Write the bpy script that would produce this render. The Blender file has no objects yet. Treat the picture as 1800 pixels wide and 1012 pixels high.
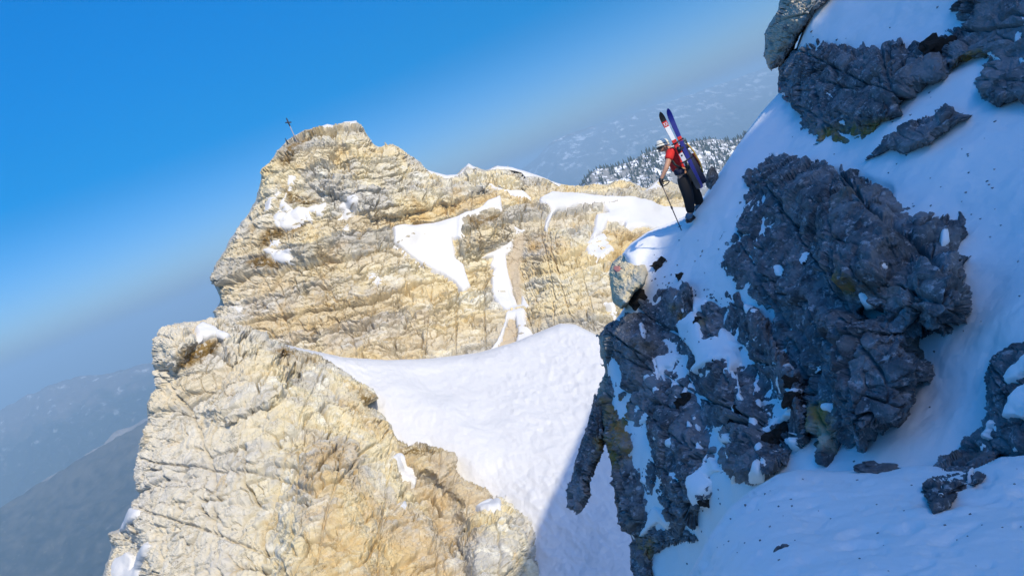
import bpy, bmesh, math, random
import numpy as np
from mathutils import Vector, Matrix

scene = bpy.context.scene
C = scene.collection
rad = math.radians

# ------------------------------------------------------------------ camera
FPX = 1300.0                       # focal length in pixels of the 1800 px wide photograph
CX, CY = 900.0, 506.0
PITCH, ROLL = rad(-8.3), rad(22.0)
X0 = np.array((1.0, 0.0, 0.0))
FWD = np.array((0.0, math.cos(PITCH), math.sin(PITCH)))
UP0 = np.array((0.0, -math.sin(PITCH), math.cos(PITCH)))
RIGHT = math.cos(ROLL) * X0 - math.sin(ROLL) * UP0
UPV = math.sin(ROLL) * X0 + math.cos(ROLL) * UP0
cam_data = bpy.data.cameras.new("camera")
cam_data.sensor_width = 36.0
cam_data.lens = 36.0 * FPX / 1800.0
cam_data.clip_start = 0.05
cam_data.clip_end = 120000.0
cam = bpy.data.objects.new("camera", cam_data)
C.objects.link(cam)
m = Matrix.Identity(4)
for i in range(3):
    m[i][0], m[i][1], m[i][2] = RIGHT[i], UPV[i], -FWD[i]
cam.matrix_world = m
scene.camera = cam


def unproj(u, v, d):
    u = np.asarray(u, float); v = np.asarray(v, float); d = np.asarray(d, float)
    r = FWD + ((u - CX) / FPX)[..., None] * RIGHT - ((v - CY) / FPX)[..., None] * UPV
    return r * d[..., None]


# ------------------------------------------------------------------ sun, sky, exposure
LIGHT_DIR = unproj(569.0, 1750.0, 1.0)          # where the sunlight travels to
LIGHT_DIR = LIGHT_DIR / np.linalg.norm(LIGHT_DIR)
TO_SUN = -LIGHT_DIR
sun_el = math.asin(TO_SUN[2])
sun_az = math.atan2(TO_SUN[0], TO_SUN[1])
world = bpy.data.worlds.new("World")
scene.world = world
world.use_nodes = True
wn = world.node_tree.nodes
wl = world.node_tree.links
wn.clear()
wo = wn.new("ShaderNodeOutputWorld")
bg = wn.new("ShaderNodeBackground")
sky = wn.new("ShaderNodeTexSky")
sky.sky_type = 'NISHITA'
sky.sun_disc = False
sky.sun_elevation = sun_el
sky.sun_rotation = sun_az
sky.altitude = 1200.0
sky.air_density = 1.0
sky.dust_density = 4.0
sky.ozone_density = 4.0
hsv = wn.new("ShaderNodeHueSaturation")
hsv.inputs['Saturation'].default_value = 1.6
wl.new(sky.outputs[0], hsv.inputs['Color'])
tint = wn.new("ShaderNodeMix")
tint.data_type = 'RGBA'
tint.blend_type = 'MULTIPLY'
tint.inputs[0].default_value = 1.0
# bluer towards the horizon, where the light crosses more of that haze
wtc = wn.new("ShaderNodeTexCoord")
wsep = wn.new("ShaderNodeSeparateXYZ")
wl.new(wtc.outputs['Generated'], wsep.inputs[0])
whz = wn.new("ShaderNodeMapRange")
whz.interpolation_type = 'SMOOTHSTEP'
whz.inputs['From Min'].default_value = 0.0
whz.inputs['From Max'].default_value = 0.22
wl.new(wsep.outputs[2], whz.inputs['Value'])
wtm = wn.new("ShaderNodeMix")
wtm.data_type = 'RGBA'
wtm.inputs[6].default_value = (0.86, 1.0, 1.34, 1.0)
wtm.inputs[7].default_value = (0.92, 0.95, 1.0, 1.0)
wl.new(whz.outputs[0], wtm.inputs[0])
wl.new(wtm.outputs[2], tint.inputs[7])
wl.new(hsv.outputs[0], tint.inputs[6])
# sky evened out: upper part brightened to put more light into the shade
wmap = wn.new("ShaderNodeMapRange")
wmap.inputs['From Min'].default_value = 0.15
wmap.inputs['From Max'].default_value = 0.9
wmap.inputs['To Min'].default_value = 0.76
wmap.inputs['To Max'].default_value = 2.1
flatn = wn.new("ShaderNodeVectorMath")
flatn.operation = 'SCALE'
wl.new(wsep.outputs[2], wmap.inputs['Value'])
wl.new(tint.outputs[2], flatn.inputs[0])
wl.new(wmap.outputs[0], flatn.inputs['Scale'])
wl.new(flatn.outputs[0], bg.inputs['Color'])
bg.inputs['Strength'].default_value = 0.115
wl.new(bg.outputs[0], wo.inputs[0])
sun_data = bpy.data.lights.new("sun", 'SUN')
sun_data.energy = 2.95
sun_data.angle = rad(0.53)
sun_data.color = (1.0, 0.90, 0.70)
sun = bpy.data.objects.new("sun", sun_data)
C.objects.link(sun)
sun.rotation_euler = Vector(LIGHT_DIR).to_track_quat('-Z', 'Y').to_euler()
scene.view_settings.view_transform = 'Standard'
scene.view_settings.look = 'None'
scene.view_settings.exposure = 0.5
scene.view_settings.gamma = 1.0
scene.view_settings.use_curve_mapping = False
scene.cycles.use_denoising = True
scene.cycles.max_bounces = 6
scene.cycles.volume_bounces = 0

rng = np.random.default_rng(11)


# ------------------------------------------------------------------ noise
GRAD = np.array([(1,1,0),(-1,1,0),(1,-1,0),(-1,-1,0),(1,0,1),(-1,0,1),(1,0,-1),(-1,0,-1),
                 (0,1,1),(0,-1,1),(0,1,-1),(0,-1,-1),(1,1,0),(-1,1,0),(0,-1,1),(0,-1,-1)], np.float32)


def ihash(ix, iy, iz):
    h = (ix * 73856093) ^ (iy * 19349663) ^ (iz * 83492791)
    h = (h ^ (h >> 13)) * 1274126177
    h &= 0x7fffffff
    return h ^ (h >> 15)


def perlin(p):
    p = np.asarray(p, np.float32)
    sh = p.shape[:-1]
    p = p.reshape(-1, 3)
    i = np.floor(p)
    f = p - i
    i = i.astype(np.int64)
    w = f * f * f * (f * (f * 6 - 15) + 10)
    out = np.zeros(len(p), np.float32)
    for dx in (0, 1):
        wx = w[:, 0] if dx else 1 - w[:, 0]
        for dy in (0, 1):
            wy = wx * (w[:, 1] if dy else 1 - w[:, 1])
            for dz in (0, 1):
                g = GRAD[ihash(i[:, 0] + dx, i[:, 1] + dy, i[:, 2] + dz) & 15]
                dot = g[:, 0] * (f[:, 0] - dx) + g[:, 1] * (f[:, 1] - dy) + g[:, 2] * (f[:, 2] - dz)
                out += dot * wy * (w[:, 2] if dz else 1 - w[:, 2])
    return out.reshape(sh)


def fbm(p, octaves=4, gain=0.5, ridged=False):
    p = np.asarray(p, np.float32)
    a, s, tot = 1.0, 0.0, 0.0
    for o in range(octaves):
        n = perlin(p + 17.3 * o)
        if ridged:
            n = 0.5 - np.abs(n) * 1.6
        s = s + a * n
        tot += a
        a *= gain
        p = p * 2.03
    return s / tot


def worley(p, jit=0.72):
    """cell noise: F1, F2, per-cell random, and the tilt value of the nearest cell"""
    p = np.asarray(p, np.float32)
    sh = p.shape[:-1]
    p = p.reshape(-1, 3)
    b = np.floor(p - 0.5).astype(np.int64)
    f1 = np.full(len(p), 9.0, np.float32); f2 = f1.copy()
    rid = np.zeros(len(p), np.float32); tilt = np.zeros(len(p), np.float32)
    for dx in (0, 1):
        for dy in (0, 1):
            for dz in (0, 1):
                cx, cy, cz = b[:, 0] + dx, b[:, 1] + dy, b[:, 2] + dz
                h = ihash(cx, cy, cz)
                r = np.stack([(h & 1023), ((h >> 10) & 1023), ((h >> 20) & 1023)], 1).astype(np.float32) / 1023.0
                d = p - (np.stack([cx, cy, cz], 1) + 0.5 + (r - 0.5) * jit).astype(np.float32)
                dist = np.sqrt((d * d).sum(1))
                new = dist < f1
                f2 = np.where(new, f1, np.minimum(f2, dist))
                rid = np.where(new, ((h >> 5) & 4095) / 4095.0, rid)
                tilt = np.where(new, ((r[:, [1, 2, 0]] - 0.5) * 2 * d).sum(1), tilt)
                f1 = np.minimum(f1, dist)
    return f1.reshape(sh), f2.reshape(sh), rid.reshape(sh).astype(np.float32), tilt.reshape(sh)


def sstep(a, b, x):
    t = np.clip((x - a) / (b - a), 0, 1)
    return t * t * (3 - 2 * t)


def frame_of(ns):
    ns = np.asarray(ns, float); ns = ns / np.linalg.norm(ns)
    t1 = np.cross(ns, (0.13, 1.0, 0.05)); t1 /= np.linalg.norm(t1)
    return np.stack([t1, np.cross(ns, t1), ns], 1)


def hash1(k, s):
    return (np.sin(k * 12.9898 + s * 78.233) * 43758.5453) % 1.0


JOINTS = [((0.86, 0.42, 0.28), 0.62, 1.0), ((-0.38, 0.80, 0.46), 0.50, 0.8), ((0.20, -0.15, 0.97), 0.40, 0.9), ((0.55, -0.70, 0.45), 0.33, 0.6)]


def rock_rough(P, B, amp, ns=(0.17, 0.1, 0.98), flat=1.7, strata=0.0, fine=0.3, seed=0.0, crack=0.6, cells=1.0, joint=1.0, big=0.0, lev=(0.6, 0.42, 0.27, 0.14), seam=0.0):
    """displacement (metres) of a jointed rock face: blocks, joint facets, cracks, beds and fine fracture relief"""
    q = (P @ frame_of(ns)) / B + seed
    w = np.stack([fbm(q * 0.9 + 31.0, 3), fbm(q * 0.9 + 57.0, 3), fbm(q * 0.9 + 83.0, 3)], -1)
    qa = (q + 0.45 * w) * np.array((1.0, 1.0, flat))
    f1, f2, rid, tl = worley(qa)
    gate = sstep(-0.15, 0.25, fbm(q * 0.8 + 11.0, 2))
    d = cells * (0.8 * (rid - 0.5) + 0.9 * tl) - 1.6 * crack * (0.35 + gate) * np.exp(-((f2 - f1) / 0.035) ** 2)
    f1, f2, rid2, tl = worley(qa * 2.7 + 7.0 + 0.25 * w)
    d += cells * (0.28 * (rid2 - 0.5) + 0.40 * tl) - 0.9 * crack * gate * np.exp(-((f2 - f1) / 0.05) ** 2)
    # joint sets: slabs stepped and tilted against each other, different in every block
    for lv, (sc, wt) in enumerate(zip((1.0, 2.3, 5.1, 10.0), lev)):
        rr = np.floor((rid if lv < 2 else rid2) * 9) * 7
        for k, (n, sp, ww) in enumerate(JOINTS):
            s = (q + (0.30 / sc ** 0.5) * w) @ (np.array(n) * np.array((1, 1, flat))) * (sc / sp)
            i = np.floor(s); fr = s - i
            h0 = hash1(i + rr, seed + k); h1 = hash1(i + 1 + rr, seed + k)
            t = sstep(0.86, 1.0, fr)
            d += joint * wt * ww * 0.45 * ((h0 + (h1 - h0) * t - 0.5) + 0.9 * (hash1(i * 1.7 + rr, seed + k + 5) - 0.5) * (fr - 0.5) * (1 - t))
    d += fine * (0.8 * fbm(qa * 0.7 + 3.0, 3, 0.5) + 0.40 * fbm(qa * np.array((3.6, 3.6, 4.6)) + 5.0, 4, 0.55, True))
    if seam:
        # long straight fractures cutting through everything, with a step across each
        for k, (n, sp) in enumerate((((0.80, 0.30, 0.52), 1.05), ((-0.62, 0.35, 0.70), 1.30), ((0.25, -0.10, -0.96), 0.85))):
            s = (q + 0.05 * w) @ np.array(n) / sp + 0.37 * k
            i = np.floor(s); fr = s - i
            h0 = hash1(i, seed + 9 + k); h1 = hash1(i + 1, seed + 9 + k)
            t = sstep(0.97, 1.0, fr)
            d += seam * ((h0 + (h1 - h0) * t - 0.5) * 0.7 - (0.25 + 1.5 * h0) * np.exp(-((fr - 0.955) / 0.020) ** 2))
    if big:
        d += big * (fbm(q * np.array((0.30, 0.30, 0.16)) + 21.0, 3, 0.55) + 0.4 * fbm(q * np.array((0.6, 0.6, 0.25)) + 2.0, 3, 0.5, True))
    if strata:
        for (fq, wt) in ((1.15, 1.0), (3.3, 0.38)):
            s = q[..., 2] * fq + 0.30 * fq * w[..., 0] + 0.10 * fbm(q * 3.0, 2)
            k = np.floor(s); fr = s - k
            r = hash1(k, seed); r2 = hash1(k + 1, seed)
            on = 0.4 + 0.6 * sstep(-0.2, 0.2, fbm(q * np.array((0.35, 0.35, 1.0)) + fq, 2))
            d += strata * wt * on * ((r + (r2 - r) * sstep(0.84, 1.0, fr) - 0.5) * 1.3 - 1.7 * np.exp(-((fr - 0.90) / 0.045) ** 2))
    return d * amp


def bed_tone(P, B, ns, seed, fq=1.15):
    """which bed a point lies in, as a random tone per bed"""
    q = (P @ frame_of(ns)) / B + seed
    w = fbm(q * 0.9 + 31.0, 3)
    return hash1(np.floor(q[..., 2] * fq + 0.30 * fq * w + 0.10 * fbm(q * 3.0, 2)), seed + 2.5)


# ------------------------------------------------------------------ relief meshes
class TPS:
    """smooth surface through control points (u, v, depth)"""
    def __init__(self, pts):
        a = np.array(pts, float)
        self.x = a[:, :2] / 500.0
        y = np.log(a[:, 2])
        n = len(a)
        K = self.phi(self.x[:, None] - self.x[None]) + np.eye(n) * 0.004
        Q = np.concatenate([np.ones((n, 1)), self.x], 1)
        A = np.block([[K, Q], [Q.T, np.zeros((3, 3))]])
        s = np.linalg.solve(A, np.concatenate([y, np.zeros(3)]))
        self.w, self.c = s[:n], s[n:]

    @staticmethod
    def phi(d):
        r2 = (d * d).sum(-1)
        return 0.5 * r2 * np.log(np.maximum(r2, 1e-12))

    def __call__(self, u, v):
        u = np.asarray(u, float); v = np.asarray(v, float)
        x = np.stack([u, v], -1) / 500.0
        s = self.c[0] + x @ self.c[1:]
        for k in range(len(self.w)):
            s = s + self.w[k] * self.phi(x - self.x[k])
        return np.exp(s)


def sdist(poly, u, v):
    """signed distance in pixels to a closed outline, positive inside"""
    a = np.array(poly, float)
    b = np.roll(a, -1, 0)
    d2 = np.full(u.shape, 1e18)
    ins = np.zeros(u.shape, bool)
    for (x1, y1), (x2, y2) in zip(a, b):
        ex, ey = x2 - x1, y2 - y1
        t = np.clip(((u - x1) * ex + (v - y1) * ey) / max(ex * ex + ey * ey, 1e-9), 0, 1)
        d2 = np.minimum(d2, (u - x1 - t * ex) ** 2 + (v - y1 - t * ey) ** 2)
        if y1 != y2:
            ins ^= ((y1 > v) != (y2 > v)) & (u < (x2 - x1) * (v - y1) / (y2 - y1) + x1)
    return np.where(ins, 1, -1) * np.sqrt(d2)


def grid_normals(P):
    n = np.cross(np.gradient(P, axis=1), np.gradient(P, axis=0))
    n /= np.linalg.norm(n, axis=-1, keepdims=True) + 1e-12
    s = np.sign(-(n * P).sum(-1, keepdims=True))
    s[s == 0] = 1
    return n * s


def blur(A, r):
    """box blur of a grid of vectors"""
    r = int(r)
    if r < 1:
        return A
    for ax in (0, 1):
        pad = [(0, 0)] * A.ndim
        pad[ax] = (r + 1, r)
        c = np.cumsum(np.pad(A, pad, mode='edge'), axis=ax)
        n = A.shape[ax]
        hi = np.take(c, np.arange(2 * r + 1, 2 * r + 1 + n), axis=ax)
        lo = np.take(c, np.arange(0, n), axis=ax)
        A = (hi - lo) / (2 * r + 1)
    return A


def mesh_from_grid(name, P, keep, mat, smooth=False, attrs=None):
    h, w = keep.shape
    q = keep[:-1, :-1] & keep[1:, :-1] & keep[:-1, 1:] & keep[1:, 1:]
    jj, ii = np.nonzero(q)
    idx = np.arange(h * w).reshape(h, w)
    F = np.stack([idx[jj, ii], idx[jj + 1, ii], idx[jj + 1, ii + 1], idx[jj, ii + 1]], 1)
    used = np.unique(F)
    remap = np.full(h * w, -1)
    remap[used] = np.arange(len(used))
    F = remap[F]
    V = P.reshape(-1, 3)[used]
    me = bpy.data.meshes.new(name)
    me.vertices.add(len(V))
    me.vertices.foreach_set("co", V.astype(np.float32).ravel())
    me.loops.add(F.size)
    me.loops.foreach_set("vertex_index", F.astype(np.int32).ravel())
    me.polygons.add(len(F))
    me.polygons.foreach_set("loop_start", np.arange(0, F.size, 4, dtype=np.int32))
    me.polygons.foreach_set("use_smooth", np.full(len(F), smooth, bool))
    for k, arr in (attrs or {}).items():
        at = me.attributes.new(k, 'FLOAT', 'POINT')
        at.data.foreach_set("value", arr.reshape(-1)[used].astype(np.float32))
    me.update()
    me.validate()
    me.materials.append(mat)
    o = bpy.data.objects.new(name, me)
    C.objects.link(o)
    return o


def tag(o, label=None, cat=None, group=None, kind=None):
    if label: o["label"] = label
    if cat: o["category"] = cat
    if group: o["group"] = group
    if kind: o["kind"] = kind
    return o


UMIN, UMAX, VMIN, VMAX = -130, 2560, -150, 1180


class Relief:
    """a rock or snow body: outline, distance field, rounded and folded-back rim, relief displaced along its normals"""
    def __init__(self, poly, dfn, step, margin=10, fold=2.0, H=0.0, w=40.0, jit=0.0, jfreq=0.02, rough=None, seed=0.0,
                 extra=None):
        a = np.array(poly, float)
        u0, u1 = max(UMIN, a[:, 0].min() - margin), min(UMAX, a[:, 0].max() + margin)
        v0, v1 = max(VMIN, a[:, 1].min() - margin), min(VMAX, a[:, 1].max() + margin)
        u, v = np.meshgrid(np.arange(u0, u1 + step, step), np.arange(v0, v1 + step, step))
        sd = sdist(poly, u, v)
        if jit:
            q = np.stack([u * jfreq, v * jfreq, np.full(u.shape, seed)], -1)
            sd = sd + jit * 2.2 * fbm(q, 4, 0.6)
        gy, gx = np.gradient(sd, step)
        g = np.sqrt(gx * gx + gy * gy) + 0.25
        gx, gy = gx / g, gy / g
        out = np.clip(-sd, 0, margin * 1.5)
        self.u, self.v, self.sd, self.step = u, v, sd, step
        uu, vv = u + gx * out, v + gy * out
        d = dfn(uu, vv)
        if H:
            t = np.clip(sd / w, 0, 1)
            d = d - H * np.sqrt(1 - (1 - t) ** 2)
        if extra is not None:
            q = np.stack([u * 0.028, v * 0.028, np.full(u.shape, seed + 7.7)], -1)
            d = d + extra(uu + 22 * fbm(q, 4, 0.6), vv + 22 * fbm(q + 13.0, 4, 0.6), sd)
        d = d + fold * (out / margin) ** 1.2
        P = unproj(uu, vv, d)
        base = dfn(u, v)
        if H:
            base = base - H * (1 - np.exp(-np.clip(sd, -margin, None) / (0.6 * w)))
        k = 8 if min(u.shape) > 60 else 4
        N = grid_normals(blur(blur(unproj(u, v, base), k), k // 2 + 1))
        if rough is not None:
            P = P + N * (rough(P, uu, vv) * sstep(-margin * 0.45, margin * 0.45, sd))[..., None]
        self.P = P
        self.keep = sd > -margin * 1.2

    def mesh(self, name, mat, smooth=False, attrs=None):
        return mesh_from_grid(name, self.P, self.keep, mat, smooth, attrs)

    def patch(self, poly, thick, mat, parent, name="snow_patch", r=4, jit=3.0, seed=0.0, edge=6.0, dimple=0.0, up=1):
        """a layer (snow, turf) lying on this body, thinning out towards its ragged rim"""
        a = np.array(poly, float)
        pad = 10
        st = self.step
        j0, j1 = [int(np.clip((x - self.v[0, 0]) / st, 0, self.v.shape[0] - 1)) for x in (a[:, 1].min() - pad, a[:, 1].max() + pad)]
        i0, i1 = [int(np.clip((x - self.u[0, 0]) / st, 0, self.u.shape[1] - 1)) for x in (a[:, 0].min() - pad, a[:, 0].max() + pad)]
        if j1 - j0 < 3 or i1 - i0 < 3:
            return None
        s = (slice(j0, j1 + 1), slice(i0, i1 + 1))
        u, v = self.u[s], self.v[s]
        lo = (u.shape[0], u.shape[1])
        if up > 1:
            gj, gi = np.meshgrid(np.arange(0, lo[0] - 1.001, 1 / up), np.arange(0, lo[1] - 1.001, 1 / up), indexing='ij')
            fj, fi = np.floor(gj).astype(int), np.floor(gi).astype(int)
            tj, ti = (gj - fj), (gi - fi)

            def res(A):
                x, y = (tj[..., None], ti[..., None]) if A.ndim == 3 else (tj, ti)
                return (A[fj, fi] * (1 - x) * (1 - y) + A[fj + 1, fi] * x * (1 - y) + A[fj, fi + 1] * (1 - x) * y + A[fj + 1, fi + 1] * x * y)
            u, v = res(u), res(v)
        sd = sdist(poly, u, v)
        q = np.stack([u * 0.045, v * 0.045, np.full(u.shape, seed + 3.3)], -1)
        sd = sd + jit * 2.0 * fbm(q, 4, 0.6)
        pr = r + 2
        big = (slice(max(0, j0 - pr), j1 + 1 + pr), slice(max(0, i0 - pr), i1 + 1 + pr))
        oj, oi = j0 - big[0].start, i0 - big[1].start
        Ps = blur(blur(self.P[big], r), max(1, r // 2))
        Ns = grid_normals(Ps)[oj:oj + lo[0], oi:oi + lo[1]]
        Ps = Ps[oj:oj + lo[0], oi:oi + lo[1]]
        if up > 1:
            Ps, Ns = res(Ps), res(Ns)
        t = np.clip(sd / edge, -1.2, 1)
        h = thick * np.where(t > 0, np.sqrt(np.maximum(0, 1 - (1 - np.clip(t, 0, 1)) ** 2)), t * 2.0)
        if dimple:
            h = h + dimple * fbm(Ps * 0.35 / max(dimple, 0.05) * 0.3, 4)
        P = Ps + Ns * h[..., None]
        keep = (sd > -edge) & (self.keep[s] if up == 1 else True)
        if keep.sum() < 12:
            return None
        o = mesh_from_grid(name, P, keep, mat, True)
        if o is not None and len(o.data.polygons) == 0:
            bpy.data.objects.remove(o)
            return None
        o.parent = parent
        return o

    def at(self, u, v):
        j = int(np.clip(round((v - self.v[0, 0]) / self.step), 0, self.v.shape[0] - 1))
        i = int(np.clip(round((u - self.u[0, 0]) / self.step), 0, self.u.shape[1] - 1))
        return self.P[j, i]


def lump(name, centre, size, mat, seed=0.0, detail=4, rough=0.28, aspect=(1, 1, 1), axes=None, smooth=False, parent=None):
    """one stone: a faceted, closed body around a point"""
    bm = bmesh.new()
    bmesh.ops.create_icosphere(bm, subdivisions=detail, radius=1.0)
    V = np.array([v.co[:] for v in bm.verts])
    f1, f2, rid, tl = worley(V * 1.15 + seed * 3.7)
    d = 1 + rough * (1.0 * (rid - 0.5) + 1.3 * tl) + rough * 0.8 * fbm(V * 1.3 + seed, 2) + rough * 0.35 * fbm(V * 4 + seed, 3, 0.6, True)
    V = V * d[:, None] * np.array(aspect) * size
    A = axes if axes is not None else np.stack([RIGHT, UPV, -FWD], 0)
    V = V @ A + np.asarray(centre)
    for vtx, co in zip(bm.verts, V):
        vtx.co = co
    me = bpy.data.meshes.new(name)
    bm.to_mesh(me); bm.free()
    for p in me.polygons:
        p.use_smooth = smooth
    me.materials.append(mat)
    o = bpy.data.objects.new(name, me)
    C.objects.link(o)
    if parent is not None:
        o.parent = parent
    return o


# ------------------------------------------------------------------ materials
def mat_new(name):
    m = bpy.data.materials.new(name)
    m.use_nodes = True
    nt = m.node_tree
    return m, nt, nt.nodes["Principled BSDF"]


def N_(nt, kind, **kw):
    n = nt.nodes.new(kind)
    for k, v in kw.items():
        if k in n.inputs.keys():
            n.inputs[k].default_value = v
        else:
            setattr(n, k, v)
    return n


def noise(nt, scale, detail=4.0, rough=0.55, stretch=None, dist=0.0):
    tc = nt.nodes.get("tc") or nt.nodes.new("ShaderNodeTexCoord")
    tc.name = "tc"
    n = nt.nodes.new("ShaderNodeTexNoise")
    n.inputs['Scale'].default_value = scale
    n.inputs['Detail'].default_value = detail
    n.inputs['Roughness'].default_value = rough
    n.inputs['Distortion'].default_value = dist
    if stretch:
        mp = nt.nodes.new("ShaderNodeMapping")
        mp.inputs['Scale'].default_value = stretch
        nt.links.new(tc.outputs['Object'], mp.inputs['Vector'])
        nt.links.new(mp.outputs[0], n.inputs['Vector'])
    else:
        nt.links.new(tc.outputs['Object'], n.inputs['Vector'])
    return n.outputs['Fac']


def ramp(nt, src, a, b):
    r = nt.nodes.new("ShaderNodeMapRange")
    r.interpolation_type = 'SMOOTHSTEP'
    r.inputs['From Min'].default_value = a
    r.inputs['From Max'].default_value = b
    nt.links.new(src, r.inputs['Value'])
    return r.outputs['Result']


def mix(nt, fac, a, b):
    n = nt.nodes.new("ShaderNodeMix")
    n.data_type = 'RGBA'
    for s, sock in ((fac, n.inputs[0]), (a, n.inputs[6]), (b, n.inputs[7])):
        if isinstance(s, (int, float)):
            sock.default_value = s
        elif isinstance(s, tuple):
            sock.default_value = s + (1.0,)
        else:
            nt.links.new(s, sock)
    return n.outputs[2]


def mul(nt, a, b):
    n = nt.nodes.new("ShaderNodeMath")
    n.operation = 'MULTIPLY'
    for s, sock in ((a, n.inputs[0]), (b, n.inputs[1])):
        if isinstance(s, (int, float)):
            sock.default_value = s
        else:
            nt.links.new(s, sock)
    return n.outputs[0]


def attr(nt, name):
    n = nt.nodes.new("ShaderNodeAttribute")
    n.attribute_name = name
    return n.outputs['Fac']


def bump(nt, src, bsdf, strength, dist):
    b = nt.nodes.new("ShaderNodeBump")
    b.inputs['Strength'].default_value = strength
    b.inputs['Distance'].default_value = dist
    nt.links.new(src, b.inputs['Height'])
    nt.links.new(b.outputs[0], bsdf.inputs['Normal'])


def plain(name, col, rough=0.6, metal=0.0, var=0.0, scale=20.0):
    m, nt, b = mat_new(name)
    b.inputs['Roughness'].default_value = rough
    b.inputs['Metallic'].default_value = metal
    b.inputs['Base Color'].default_value = col + (1.0,)
    if var:
        c = mix(nt, noise(nt, scale, 4), tuple(x * (1 - var) for x in col), tuple(min(1, x * (1 + var)) for x in col))
        nt.links.new(c, b.inputs['Base Color'])
    return m


def rock_sunny(name, unit):
    """pale limestone, cream to grey with ochre stains, brown turf and beige scree; unit = block size in metres"""
    m, nt, b = mat_new(name)
    b.inputs['Roughness'].default_value = 0.9
    b.inputs['Specular IOR Level'].default_value = 0.15
    cream, grey, pale = (0.62, 0.53, 0.33), (0.44, 0.41, 0.345), (0.66, 0.62, 0.50)
    c = mix(nt, ramp(nt, noise(nt, 0.22 / unit, 5, 0.62), 0.42, 0.60), cream, grey)
    c = mix(nt, ramp(nt, noise(nt, 0.9 / unit, 6, 0.65, (1, 1, 1.6)), 0.50, 0.68), c, pale)
    c = mix(nt, mul(nt, attr(nt, "pale"), 0.7), c, (0.54, 0.50, 0.42))
    c = mix(nt, mul(nt, ramp(nt, attr(nt, "bed"), 0.55, 0.9), 0.55), c, (0.36, 0.325, 0.26))
    c = mix(nt, mul(nt, ramp(nt, attr(nt, "bed"), 0.40, 0.1), 0.5), c, (0.60, 0.46, 0.22))
    och = mul(nt, ramp(nt, noise(nt, 0.5 / unit, 6, 0.65, (1.3, 1.3, 0.5)), 0.55, 0.72), 0.65)
    c = mix(nt, och, c, (0.46, 0.31, 0.11))
    c = mix(nt, mul(nt, attr(nt, "ochre"), ramp(nt, noise(nt, 0.8 / unit, 6, 0.7), 0.30, 0.62)), c, (0.47, 0.31, 0.11))
    c = mix(nt, mul(nt, ramp(nt, noise(nt, 2.6 / unit, 6, 0.7, (1, 1, 1.4)), 0.57, 0.72), 0.6), c, (0.23, 0.18, 0.11))
    painted_crack = nt.nodes.new("ShaderNodeMath"); painted_crack.operation = 'ABSOLUTE'
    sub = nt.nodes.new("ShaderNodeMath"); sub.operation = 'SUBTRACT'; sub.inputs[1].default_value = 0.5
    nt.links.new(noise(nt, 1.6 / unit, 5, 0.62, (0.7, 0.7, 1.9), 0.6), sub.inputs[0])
    nt.links.new(sub.outputs[0], painted_crack.inputs[0])
    c = mix(nt, mul(nt, ramp(nt, painted_crack.outputs[0], 0.012, 0.0), ramp(nt, noise(nt, 0.7 / unit, 4, 0.6), 0.48, 0.62)), c, (0.10, 0.08, 0.055))  # thin dark lines painted as cracks, their shade put into the colour
    c = mix(nt, mul(nt, attr(nt, "grass"), ramp(nt, noise(nt, 3.0 / unit, 5, 0.7), 0.36, 0.52)), c, (0.20, 0.125, 0.035))
    c = mix(nt, attr(nt, "scree"), c, mix(nt, noise(nt, 4.0 / unit, 5, 0.7), (0.38, 0.30, 0.19), (0.52, 0.43, 0.30)))
    nt.links.new(c, b.inputs['Base Color'])
    bump(nt, noise(nt, 7.0 / unit, 6, 0.6), b, 0.35, 0.05 * unit)
    return m


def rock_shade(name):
    """weathered limestone, shade put into its colour, with lichen, ochre seams, pale scars"""
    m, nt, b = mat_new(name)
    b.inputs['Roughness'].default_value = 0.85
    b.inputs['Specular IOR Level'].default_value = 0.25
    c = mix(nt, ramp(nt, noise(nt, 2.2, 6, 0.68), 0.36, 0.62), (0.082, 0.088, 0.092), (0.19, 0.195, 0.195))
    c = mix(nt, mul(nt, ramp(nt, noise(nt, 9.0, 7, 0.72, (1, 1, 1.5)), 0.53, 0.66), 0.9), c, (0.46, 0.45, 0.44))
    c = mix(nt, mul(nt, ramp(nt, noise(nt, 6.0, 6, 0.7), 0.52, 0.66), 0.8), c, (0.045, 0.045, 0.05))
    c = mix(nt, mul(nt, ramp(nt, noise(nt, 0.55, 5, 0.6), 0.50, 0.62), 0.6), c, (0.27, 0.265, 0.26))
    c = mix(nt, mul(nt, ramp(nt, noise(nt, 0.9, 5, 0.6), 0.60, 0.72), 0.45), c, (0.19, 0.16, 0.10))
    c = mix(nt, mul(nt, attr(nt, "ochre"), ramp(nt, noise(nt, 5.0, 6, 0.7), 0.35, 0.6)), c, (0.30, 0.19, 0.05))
    c = mix(nt, mul(nt, attr(nt, "pale"), ramp(nt, noise(nt, 3.0, 6, 0.7), 0.3, 0.5)), c, (0.46, 0.41, 0.31))  # pale mask: scars, and edges coloured as sunlit
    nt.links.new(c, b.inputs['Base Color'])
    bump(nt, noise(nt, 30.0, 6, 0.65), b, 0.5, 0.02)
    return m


def snow_mat(name, unit, amp=1.0, k=1.0):
    m, nt, b = mat_new(name)
    b.inputs['Roughness'].default_value = 0.62
    b.inputs['Specular IOR Level'].default_value = 0.25
    c = mix(nt, noise(nt, 0.5 / unit, 5), (0.87 * k, 0.84 * k, 0.785 * k), (0.92 * k, 0.895 * k, 0.845 * k))
    c = mix(nt, mul(nt, ramp(nt, noise(nt, 1.1 / unit, 6, 0.65), 0.62, 0.8), 0.35), c, (0.72 * k, 0.69 * k, 0.65 * k))
    nt.links.new(c, b.inputs['Base Color'])
    bump(nt, noise(nt, 3.0 / unit, 8, 0.6), b, 0.45 * amp, 0.05 * unit)
    return m


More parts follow.
